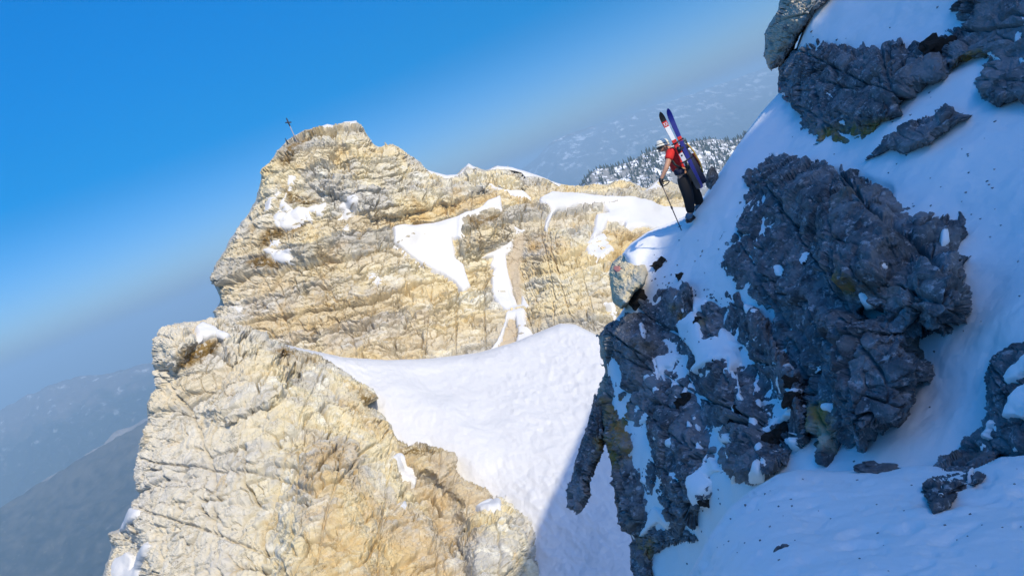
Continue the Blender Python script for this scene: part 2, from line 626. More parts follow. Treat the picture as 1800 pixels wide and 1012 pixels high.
M_PEAK = rock_sunny("limestone_of_the_peak", 4.0)
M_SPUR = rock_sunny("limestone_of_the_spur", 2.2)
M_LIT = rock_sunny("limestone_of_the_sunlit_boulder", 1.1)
M_DARK = rock_shade("shade_darkened_limestone")  # the mountain's limestone again, darkened in colour for the shaded crags
M_SNOWFAR = snow_mat("sunlit_snow", 3.0, 1.6, 0.70)  # snow toned in two copies: darker colour where sunlit, brighter in the shade
M_SNOW = snow_mat("shaded_slope_snow", 0.5, 1.3)
M_MOSS = plain("dark_moss", (0.022, 0.017, 0.012), 1.0, 0, 0.5, 60)


def soft(polys, u, v, w=8.0):
    out = np.zeros(u.shape)
    for p in polys:
        out = np.maximum(out, sstep(-w, w, sdist(p, u, v)))
    return out


# ------------------------------------------------------------------ the summit behind the camera that shades the near slope
EDGE_W = unproj(1342.0, 60.0, 1.0)
EDGE_W = EDGE_W - (EDGE_W @ LIGHT_DIR) * LIGHT_DIR
EDGE_W /= np.linalg.norm(EDGE_W)
SHADE_N = np.cross(EDGE_W, LIGHT_DIR)
if SHADE_N @ RIGHT < 0:
    SHADE_N = -SHADE_N
t_, n_ = np.meshgrid(np.arange(-9, 78, 0.6), np.arange(-4, 13, 0.8))
edge = 0.0 + 0.9 * np.exp(-((t_ - 13.9) / 1.5) ** 2) + 0.3 * fbm(np.stack([t_ * 0.12, t_ * 0, t_ * 0 + 4.0], -1), 3)
nn = np.where(n_ < 0, edge + n_ * 0.02, edge + n_)
Pb = (TO_SUN * 24.0) + t_[..., None] * EDGE_W + nn[..., None] * SHADE_N
Pb = Pb + TO_SUN * (np.clip(-n_, 0, 9)[..., None] * 4.0 - (n_.clip(0) * 0.25)[..., None] + 2.5 * fbm(Pb * 0.1, 4)[..., None] * (n_ > 0)[..., None])
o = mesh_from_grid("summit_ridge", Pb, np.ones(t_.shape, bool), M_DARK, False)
tag(o, "rocky summit ridge above and behind the viewpoint", kind="structure")

# ------------------------------------------------------------------ the peak
PEAK = [(300, 640), (330, 600), (385, 568), (378, 548), (392, 530), (384, 510), (376, 490), (378, 470), (392, 450), (405, 425), (425, 395),
        (440, 375), (452, 355), (455, 340), (462, 318), (462, 308), (478, 285), (490, 268), (505, 250), (520, 241), (540, 234),
        (570, 226), (600, 223), (628, 218), (636, 226), (645, 242), (655, 255), (662, 262), (680, 259), (690, 256), (705, 265),
        (720, 278), (735, 286), (745, 298), (757, 305), (785, 312), (805, 311), (815, 300), (824, 293), (838, 297), (855, 302),
        (870, 296), (890, 295), (905, 301), (930, 308), (960, 317), (980, 326), (1005, 330), (1020, 330), (1045, 325), (1068, 330),
        (1080, 322), (1092, 319), (1108, 322), (1120, 328), (1127, 339), (1136, 338), (1146, 328), (1158, 317), (1180, 322), (1198, 332),
        (1215, 345), (1260, 360), (1330, 420), (1260, 600), (1100, 700), (600, 720), (320, 720)]
peak_d = TPS([(376, 490, 176), (392, 430, 180), (455, 340, 187), (505, 248, 197), (620, 216, 203), (690, 258, 202), (760, 305, 203),
              (825, 290, 214), (900, 295, 217), (1000, 328, 222), (1100, 322, 226), (1160, 318, 262), (1230, 345, 270),
              (330, 620, 158), (385, 568, 166), (550, 640, 153), (750, 640, 150), (900, 620, 156), (1000, 580, 158), (1080, 560, 158),
              (600, 420, 177), (560, 300, 191), (740, 420, 186), (800, 480, 178), (640, 560, 161), (905, 470, 186), (990, 420, 189),
              (1050, 370, 208), (1120, 380, 208), (970, 350, 207), (1000, 500, 170), (700, 300, 198), (850, 400, 190), (880, 560, 167),
              (1250, 500, 180), (600, 720, 140), (1100, 700, 135)])


def peak_extra(u, v, sd):
    e = np.zeros(u.shape)
    # buttress standing proud on the left half of the face, ledge under it
    e -= 3.2 * np.exp(-(((u - 545) / 42) ** 2 + ((v - 428) / 26) ** 2) ** 2)
    # bulging rib between the snow bowl and the gully, rib right of the gully
    e -= 4.5 * sstep(-10, 24, sdist([(818, 390), (870, 375), (885, 400), (880, 425), (850, 448), (812, 455), (806, 430)], u, v))
    e -= 3.0 * sstep(-16, 28, sdist([(925, 440), (985, 415), (1060, 450), (1085, 520), (1050, 570), (960, 590), (930, 540)], u, v))
    e -= 1.8 * sstep(-12, 20, sdist([(975, 377), (1018, 366), (1058, 364), (1046, 410), (1010, 440), (965, 412)], u, v))
    # long overhanging bed above the ochre band
    e -= 3.0 * sstep(-3, 6, sdist([(640, 330), (760, 318), (850, 330), (870, 336), (790, 358), (700, 382), (655, 385), (560, 330), (600, 300)], u, v))
    e += 4.0 * np.exp(-(((u - 600) / 10) ** 2 + ((v - 290) / 60) ** 2))          # cleft below the summit
    e -= 2.5 * sstep(-3, 5, sdist([(815, 300), (842, 298), (866, 318), (858, 332), (824, 328)], u, v))
    e -= 2.5 * sstep(-3, 5, sdist([(868, 302), (900, 300), (918, 318), (922, 336), (876, 334)], u, v))
    return e


BOWL = [(688, 403), (740, 397), (796, 386), (843, 367), (857, 355), (879, 347), (883, 375), (868, 375), (845, 377), (815, 389),
        (814, 422), (796, 424), (802, 453), (815, 464), (829, 505), (815, 511), (796, 492), (760, 472), (725, 452), (691, 431)]
GULLY = [(903, 418), (900, 442), (891, 449), (891, 470), (897, 490), (902, 514), (909, 533), (914, 531), (916, 514), (930, 532), (925, 547),
         (925, 570), (941, 592), (935, 612), (907, 612), (910, 580), (907, 561), (894, 565), (882, 601), (870, 622), (859, 622), (879, 593),
         (891, 547), (876, 534), (866, 519), (864, 488), (869, 475), (861, 465), (866, 454), (848, 452), (871, 439)]
SHELF = [(947, 353), (970, 342), (990, 342), (1018, 346), (1045, 347), (1073, 346), (1143, 353), (1173, 359), (1230, 372), (1215, 410),
         (1148, 404), (1101, 397), (1098, 387), (1070, 386), (1060, 402), (1045, 420), (1038, 416), (1047, 375), (1068, 370), (1060, 361), (1018, 365), (979, 375),
         (970, 380), (961, 406), (955, 400), (965, 375), (948, 362)]
SCREE = [[(903, 418), (923, 410), (921, 440), (913, 470), (916, 514), (913, 533), (908, 533), (902, 514), (897, 490), (891, 470), (891, 449), (900, 442)],
         [(894, 565), (907, 561), (910, 580), (905, 609), (868, 622), (882, 601)]]
PEAK_SNOW = [
    ([(508, 310), (521, 310), (510, 334), (496, 350), (480, 380), (484, 398), (499, 402), (535, 395), (553, 388), (543, 373), (566, 380),
      (576, 357), (567, 346), (556, 357), (540, 365), (520, 368), (504, 360), (499, 350)], 0.5),
    ([(460, 373), (463, 357), (484, 334), (492, 334), (479, 360), (476, 373)], 0.4),
    ([(593, 365), (610, 357), (612, 344), (620, 341), (630, 357), (618, 383), (594, 382), (605, 370)], 0.4),
    ([(600, 401), (612, 391), (614, 409), (604, 413)], 0.3),
    ([(472, 426), (494, 420), (491, 435), (476, 435)], 0.3),
    ([(461, 442), (473, 438), (512, 438), (517, 465), (499, 466), (483, 460), (476, 447)], 0.4),
    ([(401, 541), (411, 534), (422, 533), (419, 544)], 0.3),
    ([(646, 480), (655, 471), (668, 479), (673, 490), (668, 497), (655, 490)], 0.3),
    (BOWL, 1.0), (GULLY, 0.8), (SHELF, 1.2),
    ([(1029, 425), (1062, 404), (1068, 417), (1080, 439), (1059, 450), (1034, 442)], 0.7),
    ([(1060, 532), (1077, 525), (1087, 542), (1080, 552)], 0.4),
    ([(862, 327), (878, 332), (918, 340), (938, 355), (912, 351), (879, 340)], 0.5),
    ([(901, 399), (914, 402), (923, 405), (918, 411), (908, 409)], 0.4),
    ([(690, 431), (700, 437), (730, 455), (750, 466), (720, 452)], 0.3),
]
PEAK_CAP = [
    [(507, 246), (535, 230), (555, 226), (575, 219), (592, 222), (606, 215), (626, 213), (631, 221), (611, 223), (609, 229), (595, 230), (570, 230), (555, 232), (540, 237), (520, 244)],
    [(750, 299), (785, 309), (806, 307), (824, 288), (836, 296), (828, 300), (817, 304), (812, 318), (800, 316), (780, 315), (760, 309)],
    [(858, 300), (874, 292), (900, 295), (930, 304), (962, 315), (950, 318), (925, 314), (916, 304), (895, 299), (876, 299)],
    [(965, 318), (990, 326), (1020, 328), (1005, 335), (985, 331)],
    [(1128, 341), (1146, 327), (1158, 316), (1172, 325), (1160, 338), (1140, 348)],
]
GRASS = [[(490, 285), (510, 250), (545, 236), (600, 230), (575, 240), (545, 245), (525, 262), (500, 300)],
         [(470, 400), (490, 400), (540, 398), (520, 410), (480, 425), (462, 440), (455, 430)],
         [(440, 450), (470, 448), (500, 468), (480, 476), (440, 472)],
         [(500, 330), (530, 345), (560, 352), (540, 364), (505, 358)],
         [(820, 390), (880, 378), (884, 388), (830, 402)]]
OCHRE = [[(660, 400), (700, 384), (790, 360), (870, 338), (935, 352), (935, 370), (890, 345), (840, 365), (740, 395), (690, 402)],
         [(925, 415), (960, 410), (1000, 430), (980, 445), (930, 440)], [(1060, 400), (1140, 405), (1100, 440), (1070, 470), (1080, 430)],
         [(560, 440), (610, 430), (600, 460), (560, 466)], [(420, 490), (700, 480), (860, 560), (700, 640), (450, 600)]]


def peak_rough(P, u, v):
    d = rock_rough(P, 5.6, 0.95, strata=1.9, fine=0.5, seed=2.0, crack=1.0, big=1.8, cells=0.7, joint=0.9, seam=0.45)
    d *= 1 - 0.85 * soft(SCREE, u, v, 4)
    return d


peak = Relief(PEAK, peak_d, 1.25, margin=12, fold=45.0, H=6.0, w=30.0, jit=1.6, jfreq=0.05, rough=peak_rough, extra=peak_extra, seed=1.0)
g_ = soft(GRASS, peak.u, peak.v, 8)
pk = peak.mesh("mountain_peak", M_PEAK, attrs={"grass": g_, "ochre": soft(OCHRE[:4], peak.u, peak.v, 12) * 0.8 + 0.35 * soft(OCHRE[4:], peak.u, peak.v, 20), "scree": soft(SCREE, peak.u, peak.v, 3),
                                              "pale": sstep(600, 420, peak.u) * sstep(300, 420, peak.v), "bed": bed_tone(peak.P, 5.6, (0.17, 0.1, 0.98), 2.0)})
tag(pk, "sunlit pale limestone peak with cliff bands behind the saddle", kind="structure")
for k, (poly, th) in enumerate(PEAK_SNOW):
    peak.patch(poly, th, M_SNOWFAR, pk, r=3 if th < 0.6 else 7, seed=k, jit=2.2 if th < .6 else 1.6, edge=5)
for k, poly in enumerate(PEAK_CAP):
    cap = Relief(poly, lambda u, v: peak_d(u, v) - 0.6, 1.1, margin=4, fold=7.0, H=1.2, w=6.0, jit=0.5, jfreq=0.05, seed=20 + k)
    cap.mesh("snow_cornice", M_SNOWFAR, True).parent = pk

# ------------------------------------------------------------------ snow saddle and couloir
SADDLE = [(440, 600), (480, 604), (530, 615), (600, 630), (680, 635), (760, 632), (840, 622), (900, 605), (950, 585), (985, 570), (1010, 572),
          (1050, 592), (1100, 640), (1190, 800), (1230, 1180), (820, 1180), (780, 930), (600, 780), (420, 680)]
saddle_d = TPS([(440, 600, 113), (480, 603, 115), (600, 630, 122), (750, 632, 128), (900, 605, 131), (985, 570, 133), (1050, 590, 126),
                (700, 690, 115), (800, 750, 105), (900, 800, 97), (950, 900, 87), (1000, 1000, 79), (1000, 700, 109), (1050, 800, 93),
                (1100, 1000, 75), (680, 740, 107), (830, 900, 92), (1000, 1180, 66), (900, 700, 112), (500, 650, 112)])


def saddle_rough(P, u, v):
    a = 1.0 * fbm(P * np.array((0.05, 0.05, 0.05)) + 3, 4)
    # wind ribs and shallow flow grooves running down the couloir
    x, y = P[..., 0] + 0.35 * P[..., 1], P[..., 1] - 0.35 * P[..., 0]
    wv = 2.0 * fbm(P * 0.06 + 5, 3)
    a += 0.40 * fbm(np.stack([x * 0.42 + wv, y * 0.09, x * 0], -1), 4, 0.55)
    a += 0.10 * fbm(P * 0.8 + 3, 3) + 0.34 * fbm(np.stack([x * 0.55 + wv, y * 0.30, x * 0 + 8], -1), 4, 0.6, True) * sstep(-0.2, 0.25, fbm(P * 0.045 + 2, 2)) + 0.11 * fbm(P * 2.2, 3, 0.6, True)
    a += 0.8 * np.exp(-((sdist([(700, 690), (780, 730), (840, 800), (836, 806), (772, 738), (692, 700)], u, v)) / 34.0) ** 2)
    return a


saddle = Relief(SADDLE, saddle_d, 2.4, margin=14, fold=25.0, H=3.0, w=14.0, jit=0.5, jfreq=0.02, rough=saddle_rough, seed=5.0)
so = saddle.mesh("snow_saddle", M_SNOWFAR, True)
tag(so, "smooth white snow saddle falling into a couloir", kind="structure")

# ------------------------------------------------------------------ the rock spur on the left
SPUR = [(276, 645), (278, 600), (280, 587), (298, 574), (318, 569), (350, 566), (377, 564), (394, 564), (412, 578), (448, 587), (488, 609), (515, 618),
        (560, 629), (604, 654), (631, 676), (653, 687), (660, 703), (640, 715), (671, 728), (689, 752), (700, 770), (747, 779), (797, 801),
        (801, 833), (819, 846), (855, 864), (864, 882), (895, 902), (922, 940), (931, 980), (945, 1020), (960, 1180), (120, 1180),
        (150, 1080), (182, 1012), (187, 998), (200, 962), (191, 940), (211, 931), (229, 908), (238, 882), (247, 873), (243, 846), (243, 810),
        (249, 779), (263, 739), (260, 712), (272, 690), (281, 684)]
spur_d = TPS([(300, 575, 104), (390, 566, 108), (480, 607, 112), (560, 628, 113), (650, 690, 107), (700, 770, 99), (800, 805, 95), (860, 870, 91),
              (900, 905, 87), (935, 1000, 82), (400, 640, 102), (480, 680, 98), (400, 720, 96), (600, 800, 88), (500, 900, 80), (450, 1012, 74),
              (700, 1012, 75), (265, 720, 99), (246, 850, 94), (200, 1000, 90), (870, 1012, 79), (500, 1180, 66), (800, 1180, 70), (170, 1150, 84),
              (600, 700, 101), (740, 880, 88)])


def spur_extra(u, v, sd):
    e = np.zeros(u.shape)
    # bulging block with the dark hollow on its right side, and the long crack under it
    e -= 3.0 * sstep(-6, 22, sdist([(440, 620), (478, 628), (500, 655), (510, 685), (500, 708), (450, 735), (395, 760), (350, 730), (380, 670), (420, 640)], u, v))
    e += 5.0 * np.exp(-(((u - 515) / 11) ** 2 + ((v - 668) / 17) ** 2) ** 2)
    e += 4.0 * np.exp(-(((u - 496) / 10) ** 2 + ((v - 645) / 10) ** 2) ** 2)
    e -= 2.5 * sstep(-4, 14, sdist([(282, 600), (330, 580), (345, 610), (330, 650), (300, 660), (282, 640)], u, v))
    e -= 2.2 * sstep(-4, 10, sdist([(385, 585), (430, 588), (455, 615), (440, 632), (405, 645), (382, 625)], u, v))
    e -= 3.5 * sstep(-10, 30, sdist([(820, 910), (880, 905), (925, 960), (930, 1100), (800, 1100)], u, v))
    e += 3.0 * sstep(-10, 20, sdist([(700, 790), (790, 850), (820, 900), (810, 990), (760, 930), (690, 840)], u, v))
    e -= 4.0 * sstep(-30, 45, sdist([(540, 770), (600, 780), (660, 900), (700, 1100), (480, 1100), (500, 900)], u, v))
    e += 4.5 * sstep(-4, 22, sdist([(150, 1200), (190, 930), (240, 890), (262, 960), (270, 1200)], u, v))
    return e


SPUR_OCHRE = [[(700, 775), (790, 800), (860, 870), (820, 960), (760, 900), (700, 810)], [(540, 760), (620, 780), (640, 900), (560, 980), (520, 860)],
              [(620, 700), (690, 760), (640, 760), (600, 720)], [(560, 850), (820, 900), (800, 1100), (500, 1100)]]
SPUR_GRASS = [[(314, 656), (327, 622), (359, 605), (385, 609), (377, 631), (345, 649)], [(473, 627), (493, 618), (519, 622), (506, 640)],
              [(700, 770), (747, 780), (790, 800), (760, 800), (715, 790)], [(530, 630), (560, 632), (550, 645)],
              [(630, 690), (660, 700), (640, 715)]]


def spur_rough(P, u, v):
    d = rock_rough(P, 5.5, 0.72, ns=(0.06, 0.22, 0.97), flat=0.9, strata=0.55, fine=0.6, seed=9.0, crack=0.9, big=3.4, cells=0.38, joint=1.2, lev=(0.55, 0.48, 0.42, 0.32), seam=0.55)
    return d


spur = Relief(SPUR, spur_d, 1.3, margin=12, fold=26.0, H=4.5, w=34.0, jit=1.8, jfreq=0.045, rough=spur_rough, extra=spur_extra, seed=8.0)
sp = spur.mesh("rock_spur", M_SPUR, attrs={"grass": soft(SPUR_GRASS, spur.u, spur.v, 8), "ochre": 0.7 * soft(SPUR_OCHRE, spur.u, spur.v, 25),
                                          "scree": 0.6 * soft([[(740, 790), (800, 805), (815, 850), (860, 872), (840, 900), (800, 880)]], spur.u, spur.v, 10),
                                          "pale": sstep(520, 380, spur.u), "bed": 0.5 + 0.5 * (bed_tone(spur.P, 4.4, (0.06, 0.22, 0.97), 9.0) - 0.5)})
tag(sp, "pale craggy limestone spur rising in front of the saddle", kind="structure")
for k, (poly, th) in enumerate([
        ([(341, 588), (357, 580), (404, 602), (368, 606), (350, 611)], 0.8),
        ([(211, 935), (240, 893), (258, 902), (251, 915), (229, 933)], 0.6),
        ([(196, 1000), (207, 982), (229, 969), (240, 978), (234, 1002), (263, 951), (271, 960), (247, 1007), (240, 1060), (190, 1060)], 0.6),
        ([(692, 797), (709, 783), (721, 810), (736, 828), (730, 850), (712, 837), (698, 815)], 0.5),
        ([(833, 893), (855, 883), (874, 895), (877, 914), (843, 909)], 0.6),
        ([(703, 880), (714, 877), (717, 888), (706, 892)], 0.3)]):
    spur.patch(poly, th, M_SNOWFAR, sp, r=5, seed=40 + k, jit=2.0, edge=5)

# ------------------------------------------------------------------ the near slope in the shade
near_d = TPS([(1345, 120, 15.5), (1370, 165, 14.6), (1300, 255, 14.0), (1215, 385, 13.4), (1160, 430, 13.9), (1100, 450, 14.3), (1075, 500, 14.2),
              (1057, 600, 13.8), (1054, 714, 13.2), (1000, 880, 13.2), (1110, 1000, 11.6), (1200, 950, 9.8), (1300, 850, 7.9), (1300, 650, 9.6),
              (1200, 560, 12.2), (1500, 810, 6.5), (1640, 650, 6.4), (1700, 760, 5.7), (1780, 600, 5.6), (1790, 300, 7.0), (1700, 380, 7.2),
              (1500, 500, 7.6), (1500, 260, 10.0), (1400, 270, 11.6), (1340, 330, 11.8), (1560, 220, 9.4), (1550, 40, 11.6), (1420, 60, 13.4),
              (1780, 100, 8.6), (1900, 0, 8.0), (1900, 600, 5.0), (1300, 1100, 7.5), (1600, 1000, 5.2), (1500, -120, 13.2), (2300, 0, 6.4), (2300, 500, 4.6), (2550, 300, 4.8), (2500, 900, 3.6), (2000, 900, 4.3), (2100, 250, 6.0)])
NEAR = [(1455, -140), (1440, -20), (1410, 60), (1380, 150), (1370, 166), (1340, 200), (1300, 255), (1270, 300), (1240, 345), (1205, 383), (1180, 394),
        (1140, 409), (1110, 430), (1096, 447), (1104, 470), (1112, 505), (1098, 545), (1074, 578), (1066, 640), (1075, 700), (1066, 770),
        (1090, 860), (1105, 930), (1122, 960), (1122, 1240), (2700, 1240), (2700, -220)]


def near_rough(P, u, v):
    a = 0.16 * fbm(P * 0.5 + 2, 4) + 0.035 * fbm(P * 2.4, 4, 0.55)
    # old track trodden along the slope towards the skier
    for tr in ([(1560, 330), (1460, 300), (1400, 300), (1330, 330), (1260, 372), (1215, 392), (1217, 394), (1262, 376), (1332, 336), (1402, 306), (1462, 306), (1562, 336)],):
        s = sdist(tr, u, v)
        a += -0.05 * np.exp(-(s / 8.0) ** 2)
    return a


near = Relief(NEAR, near_d, 3.0, margin=12, fold=5.0, H=0.35, w=16.0, jit=0.5, jfreq=0.03, rough=near_rough, seed=12.0)
no = near.mesh("snow_slope", M_SNOW, True)
tag(no, "shaded bluish snow slope climbing between dark rocks", kind="structure")


def outcrop(poly, label, H, w, B, amp, seed, jit=3.0, step=1.7, fold=1.6, lift=0.0, ns=(0.5, -0.2, 0.8), flat=1.5, ochre=None, pale=None,
            name="rock_outcrop", mat=None, dfn=None, extra=None, fine=0.25, group="dark rock outcrops on the near snow slope", margin=12, jfreq=0.05,
            crack=0.6, lev=(1.0, 0.5, 0.26, 0.16), cells=0.4, seam=0.55):
    f = (lambda u, v: near_d(u, v) - lift) if dfn is None else dfn
    r = Relief(poly, f, step, margin=margin, fold=fold, H=H, w=w, jit=jit, jfreq=jfreq, seed=seed, extra=extra,
               rough=lambda P, u, v: rock_rough(P, B, amp, ns=ns, flat=flat, fine=fine, seed=seed, crack=crack, lev=lev, cells=cells, joint=1.2, seam=seam))
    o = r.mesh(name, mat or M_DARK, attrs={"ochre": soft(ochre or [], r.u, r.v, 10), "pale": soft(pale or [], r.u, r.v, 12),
                                           "grass": np.zeros(r.u.shape), "scree": np.zeros(r.u.shape), "bed": np.full(r.u.shape, 0.5)})
    tag(o, label, "rock outcrop", group)
    return r, o


BIG = [(1712, 548), (1696, 569), (1683, 600), (1633, 618), (1645, 640), (1642, 667), (1615, 690), (1607, 743), (1584, 765), (1535, 779),
       (1533, 803), (1508, 806), (1480, 790), (1468, 800), (1459, 824), (1428, 824), (1419, 783), (1400, 740), (1385, 690), (1360, 620), (1340, 560), (1300, 520),
       (1268, 505), (1258, 461), (1276, 414), (1295, 370), (1319, 343), (1299, 305), (1319, 283), (1359, 270), (1394, 272), (1438, 274),
       (1485, 283), (1528, 295), (1560, 315), (1572, 339), (1588, 355), (1611, 349), (1643, 355), (1655, 378), (1679, 394), (1687, 372),
       (1700, 402), (1698, 430), (1720, 434), (1722, 457), (1706, 469), (1714, 509)]


def big_extra(u, v, sd):
    e = np.zeros(u.shape)
    e -= 0.45 * sstep(-10, 60, sdist([(1330, 290), (1480, 290), (1560, 330), (1600, 420), (1560, 520), (1460, 520), (1400, 420)], u, v))
    e -= 0.30 * sstep(-6, 30, sdist([(1600, 440), (1690, 440), (1710, 500), (1700, 560), (1640, 600), (1580, 530)], u, v))
    e -= 0.35 * sstep(-5, 30, sdist([(1430, 530), (1520, 560), (1600, 600), (1640, 650), (1590, 750), (1500, 780), (1450, 680)], u, v))
    e += 0.45 * np.exp(-(((u - 1530) / 24) ** 2 + ((v - 548) / 12) ** 2) ** 2)
    e += 0.40 * np.exp(-(((u - 1640) / 24) ** 2 + ((v - 606) / 10) ** 2) ** 2)
    e += 0.5 * np.exp(-(((u - 1415) / 10) ** 2 + ((v - 720) / 50) ** 2))
    return e


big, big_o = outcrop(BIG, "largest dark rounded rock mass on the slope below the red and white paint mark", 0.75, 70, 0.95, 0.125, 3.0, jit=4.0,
                     step=1.5, extra=big_extra, fold=1.8, ochre=[[(1470, 480), (1500, 490), (1500, 520), (1470, 510)], [(1425, 700), (1460, 710), (1465, 790), (1430, 780)]],
                     pale=[[(1436, 745), (1462, 770), (1466, 790), (1440, 785)]])
WALL = [(1136, 508), (1106, 522), (1114, 544), (1092, 557), (1068, 573), (1055, 589), (1058, 627), (1066, 655), (1057, 680), (1050, 700), (1054, 714),
        (1060, 760), (1078, 812), (1082, 844), (1084, 885), (1094, 926), (1117, 946), (1109, 958), (1115, 995), (1122, 1030), (1143, 1030), (1143, 972), (1180, 950),
        (1200, 936), (1232, 900), (1285, 852), (1347, 850), (1388, 828), (1425, 780), (1420, 700), (1380, 600), (1330, 540), (1290, 500), (1260, 490), (1236, 508),
        (1222, 540), (1218, 500), (1202, 491), (1194, 508), (1183, 502), (1164, 503), (1152, 520)]


def wall_extra(u, v, sd):
    e = np.zeros(u.shape)
    rib = (u - 1060) * 0.93 - (v - 560) * 0.36
    e -= 0.28 * np.sin(rib * 0.052 + 2.2 * fbm(np.stack([u * 0.006, v * 0.006, u * 0 + 5], -1), 2))
    e -= 0.35 * np.exp(-(((u - 1110) / 40) ** 2 + ((v - 600) / 50) ** 2))
    e += 0.12 * np.exp(-(((u - 1225) / 60) ** 2 + ((v - 600) / 60) ** 2))
    return e


wall, wall_o = outcrop(WALL, "steep dark rock wall streaked with snow dropping into the couloir", 0.7, 34, 0.75, 0.13, 14.0, jit=4.0, step=1.6, fold=2.5,
                       extra=wall_extra, ns=(0.75, 0.2, 0.6), flat=0.8,
                       ochre=[[(1060, 700), (1100, 700), (1110, 800), (1080, 830), (1060, 790)], [(1180, 540), (1240, 560), (1220, 600)], [(1120, 940), (1150, 950), (1140, 1010)]],
                       pale=[[(1030, 590), (1062, 590), (1066, 690), (1030, 700)]])  # left edge coloured paler where the sun falls on it
RIB = [(1046, 694), (1060, 715), (1064, 760), (1056, 800), (1045, 822), (1033, 848), (1037, 869), (1025, 887), (1017, 899), (999, 890), (999, 861), (1009, 832),
       (1017, 795), (1027, 768), (1038, 735)]
rib_, rib_o = outcrop(RIB, "narrow rock finger hanging down over the couloir snow at the wall's foot", 0.5, 14, 0.4, 0.10, 21.0, jit=2.0, fold=1.0, margin=9,
                      ochre=[[(1045, 770), (1066, 770), (1066, 820), (1050, 815)]])
UPPER = [(1371, 160), (1371, 139), (1370, 119), (1392, 92), (1424, 71), (1448, 64), (1466, 74), (1490, 80), (1507, 89), (1519, 77), (1555, 76), (1585, 74),
         (1596, 89), (1614, 71), (1647, 80), (1668, 110), (1662, 140), (1629, 148), (1605, 160), (1576, 190), (1595, 206), (1560, 225),
         (1552, 240), (1520, 262), (1490, 270), (1466, 261), (1445, 270), (1401, 270), (1421, 249), (1411, 234), (1410, 201), (1401, 190), (1380, 175)]
upper, upper_o = outcrop(UPPER, "bulky grey rock above the slope with red paint marks at its left edge", 0.9, 40, 0.85, 0.11, 31.0, jit=3.0, fold=2.2,
                         extra=lambda u, v, sd: 0.5 * sstep(190, 235, v + (u - 1450) * 0.06),
                         ochre=[[(1440, 225), (1560, 210), (1550, 240), (1440, 260)], [(1680, 110), (1715, 105), (1700, 135)]])
UPR = [(1650, 60), (1684, 41), (1679, 0), (1690, -60), (1760, -220), (2300, -220), (2330, 60), (2200, 170), (2000, 200), (1800, 188), (1774, 184), (1759, 193), (1739, 186), (1724, 175), (1706, 168), (1702, 150),
       (1714, 112), (1690, 120), (1655, 140), (1640, 110)]
upr, upr_o = outcrop(UPR, "jointed grey rock blocks at the top right corner above the snow", 0.8, 40, 0.75, 0.11, 41.0, jit=3.0, fold=2.0,
                     ochre=[[(1670, 100), (1720, 90), (1715, 130), (1680, 140)]], ns=(0.2, 0.0, 0.98))
PILLAR = [(1380, -140), (1374, 0), (1371, 18), (1353, 47), (1347, 62), (1346, 98), (1355, 121), (1374, 113), (1392, 89), (1404, 62), (1424, 36), (1458, 0), (1500, -60), (1520, -140)]
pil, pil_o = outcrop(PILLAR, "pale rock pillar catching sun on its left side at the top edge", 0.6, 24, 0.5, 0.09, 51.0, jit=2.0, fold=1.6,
                     lift=0.2, pale=[[(1330, -140), (1470, -140), (1440, 0), (1390, 70), (1340, 130)]], ns=(0.2, 0.4, 0.9))  # sunlit side of the pillar put into the colour as a pale area
MIDR = [(1513, 286), (1540, 262), (1549, 240), (1600, 212), (1632, 201), (1650, 182), (1670, 178), (1680, 196), (1709, 204), (1700, 214), (1685, 219), (1650, 243),
        (1641, 258), (1590, 272), (1567, 264), (1545, 275)]
mid, mid_o = outcrop(MIDR, "low grey boulder half buried in snow under the bulky upper rock", 0.55, 22, 0.6, 0.07, 61.0, jit=2.0, fold=1.0, lift=0.15)
RIGHTRIB = [(2200, 560), (2000, 560), (1830, 590), (1781, 609), (1745, 636), (1732, 667), (1727, 716), (1718, 743), (1691, 757), (1682, 779), (1651, 792), (1647, 815), (1618, 837),
            (1622, 873), (1642, 904), (1669, 891), (1687, 868), (1705, 848), (1718, 860), (1736, 835), (1722, 824), (1758, 800), (1800, 803), (2000, 780), (2180, 700)]
MOUND_d = TPS([(1213, 1012, 4.6), (1245, 949, 4.7), (1321, 864, 4.9), (1401, 828, 5.0), (1500, 826, 4.9), (1633, 817, 4.75), (1759, 803, 4.5), (1900, 795, 4.3),
               (1300, 1012, 3.6), (1450, 930, 3.9), (1450, 1012, 3.0), (1600, 1012, 2.8), (1600, 910, 3.7), (1800, 1012, 2.6), (1800, 900, 3.5), (1500, 1140, 2.2), (1200, 1140, 3.2), (1900, 1140, 2.0), (2300, 800, 3.7), (2550, 1000, 2.9), (2400, 1180, 2.2)])
rrib, rrib_o = outcrop(RIGHTRIB, "ragged dark rock rib running down the right edge to the snow mound", 0.28, 26, 0.36, 0.045, 71.0, jit=4.0, step=1.5, fold=0.8,
                       dfn=lambda u, v: near_d(u, v) * sstep(845, 785, v) + MOUND_d(u, v) * (1 - sstep(845, 785, v)) - 0.19 - 0.13 * sstep(840, 760, v))
BOULDER = [(1078, 462), (1092, 450), (1118, 450), (1136, 458), (1140, 480), (1131, 500), (1112, 518), (1104, 535), (1092, 541), (1080, 530), (1075, 505), (1073, 480)]
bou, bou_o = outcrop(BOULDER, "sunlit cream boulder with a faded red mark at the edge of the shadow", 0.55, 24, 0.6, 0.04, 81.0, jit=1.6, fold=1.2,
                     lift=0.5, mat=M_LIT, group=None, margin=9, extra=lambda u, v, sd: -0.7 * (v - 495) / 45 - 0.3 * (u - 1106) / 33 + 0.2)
LOWR = [(1109, 960), (1145, 930), (1180, 922), (1210, 925), (1230, 950), (1190, 962), (1150, 975), (1140, 1000), (1128, 1040), (1112, 1000)]
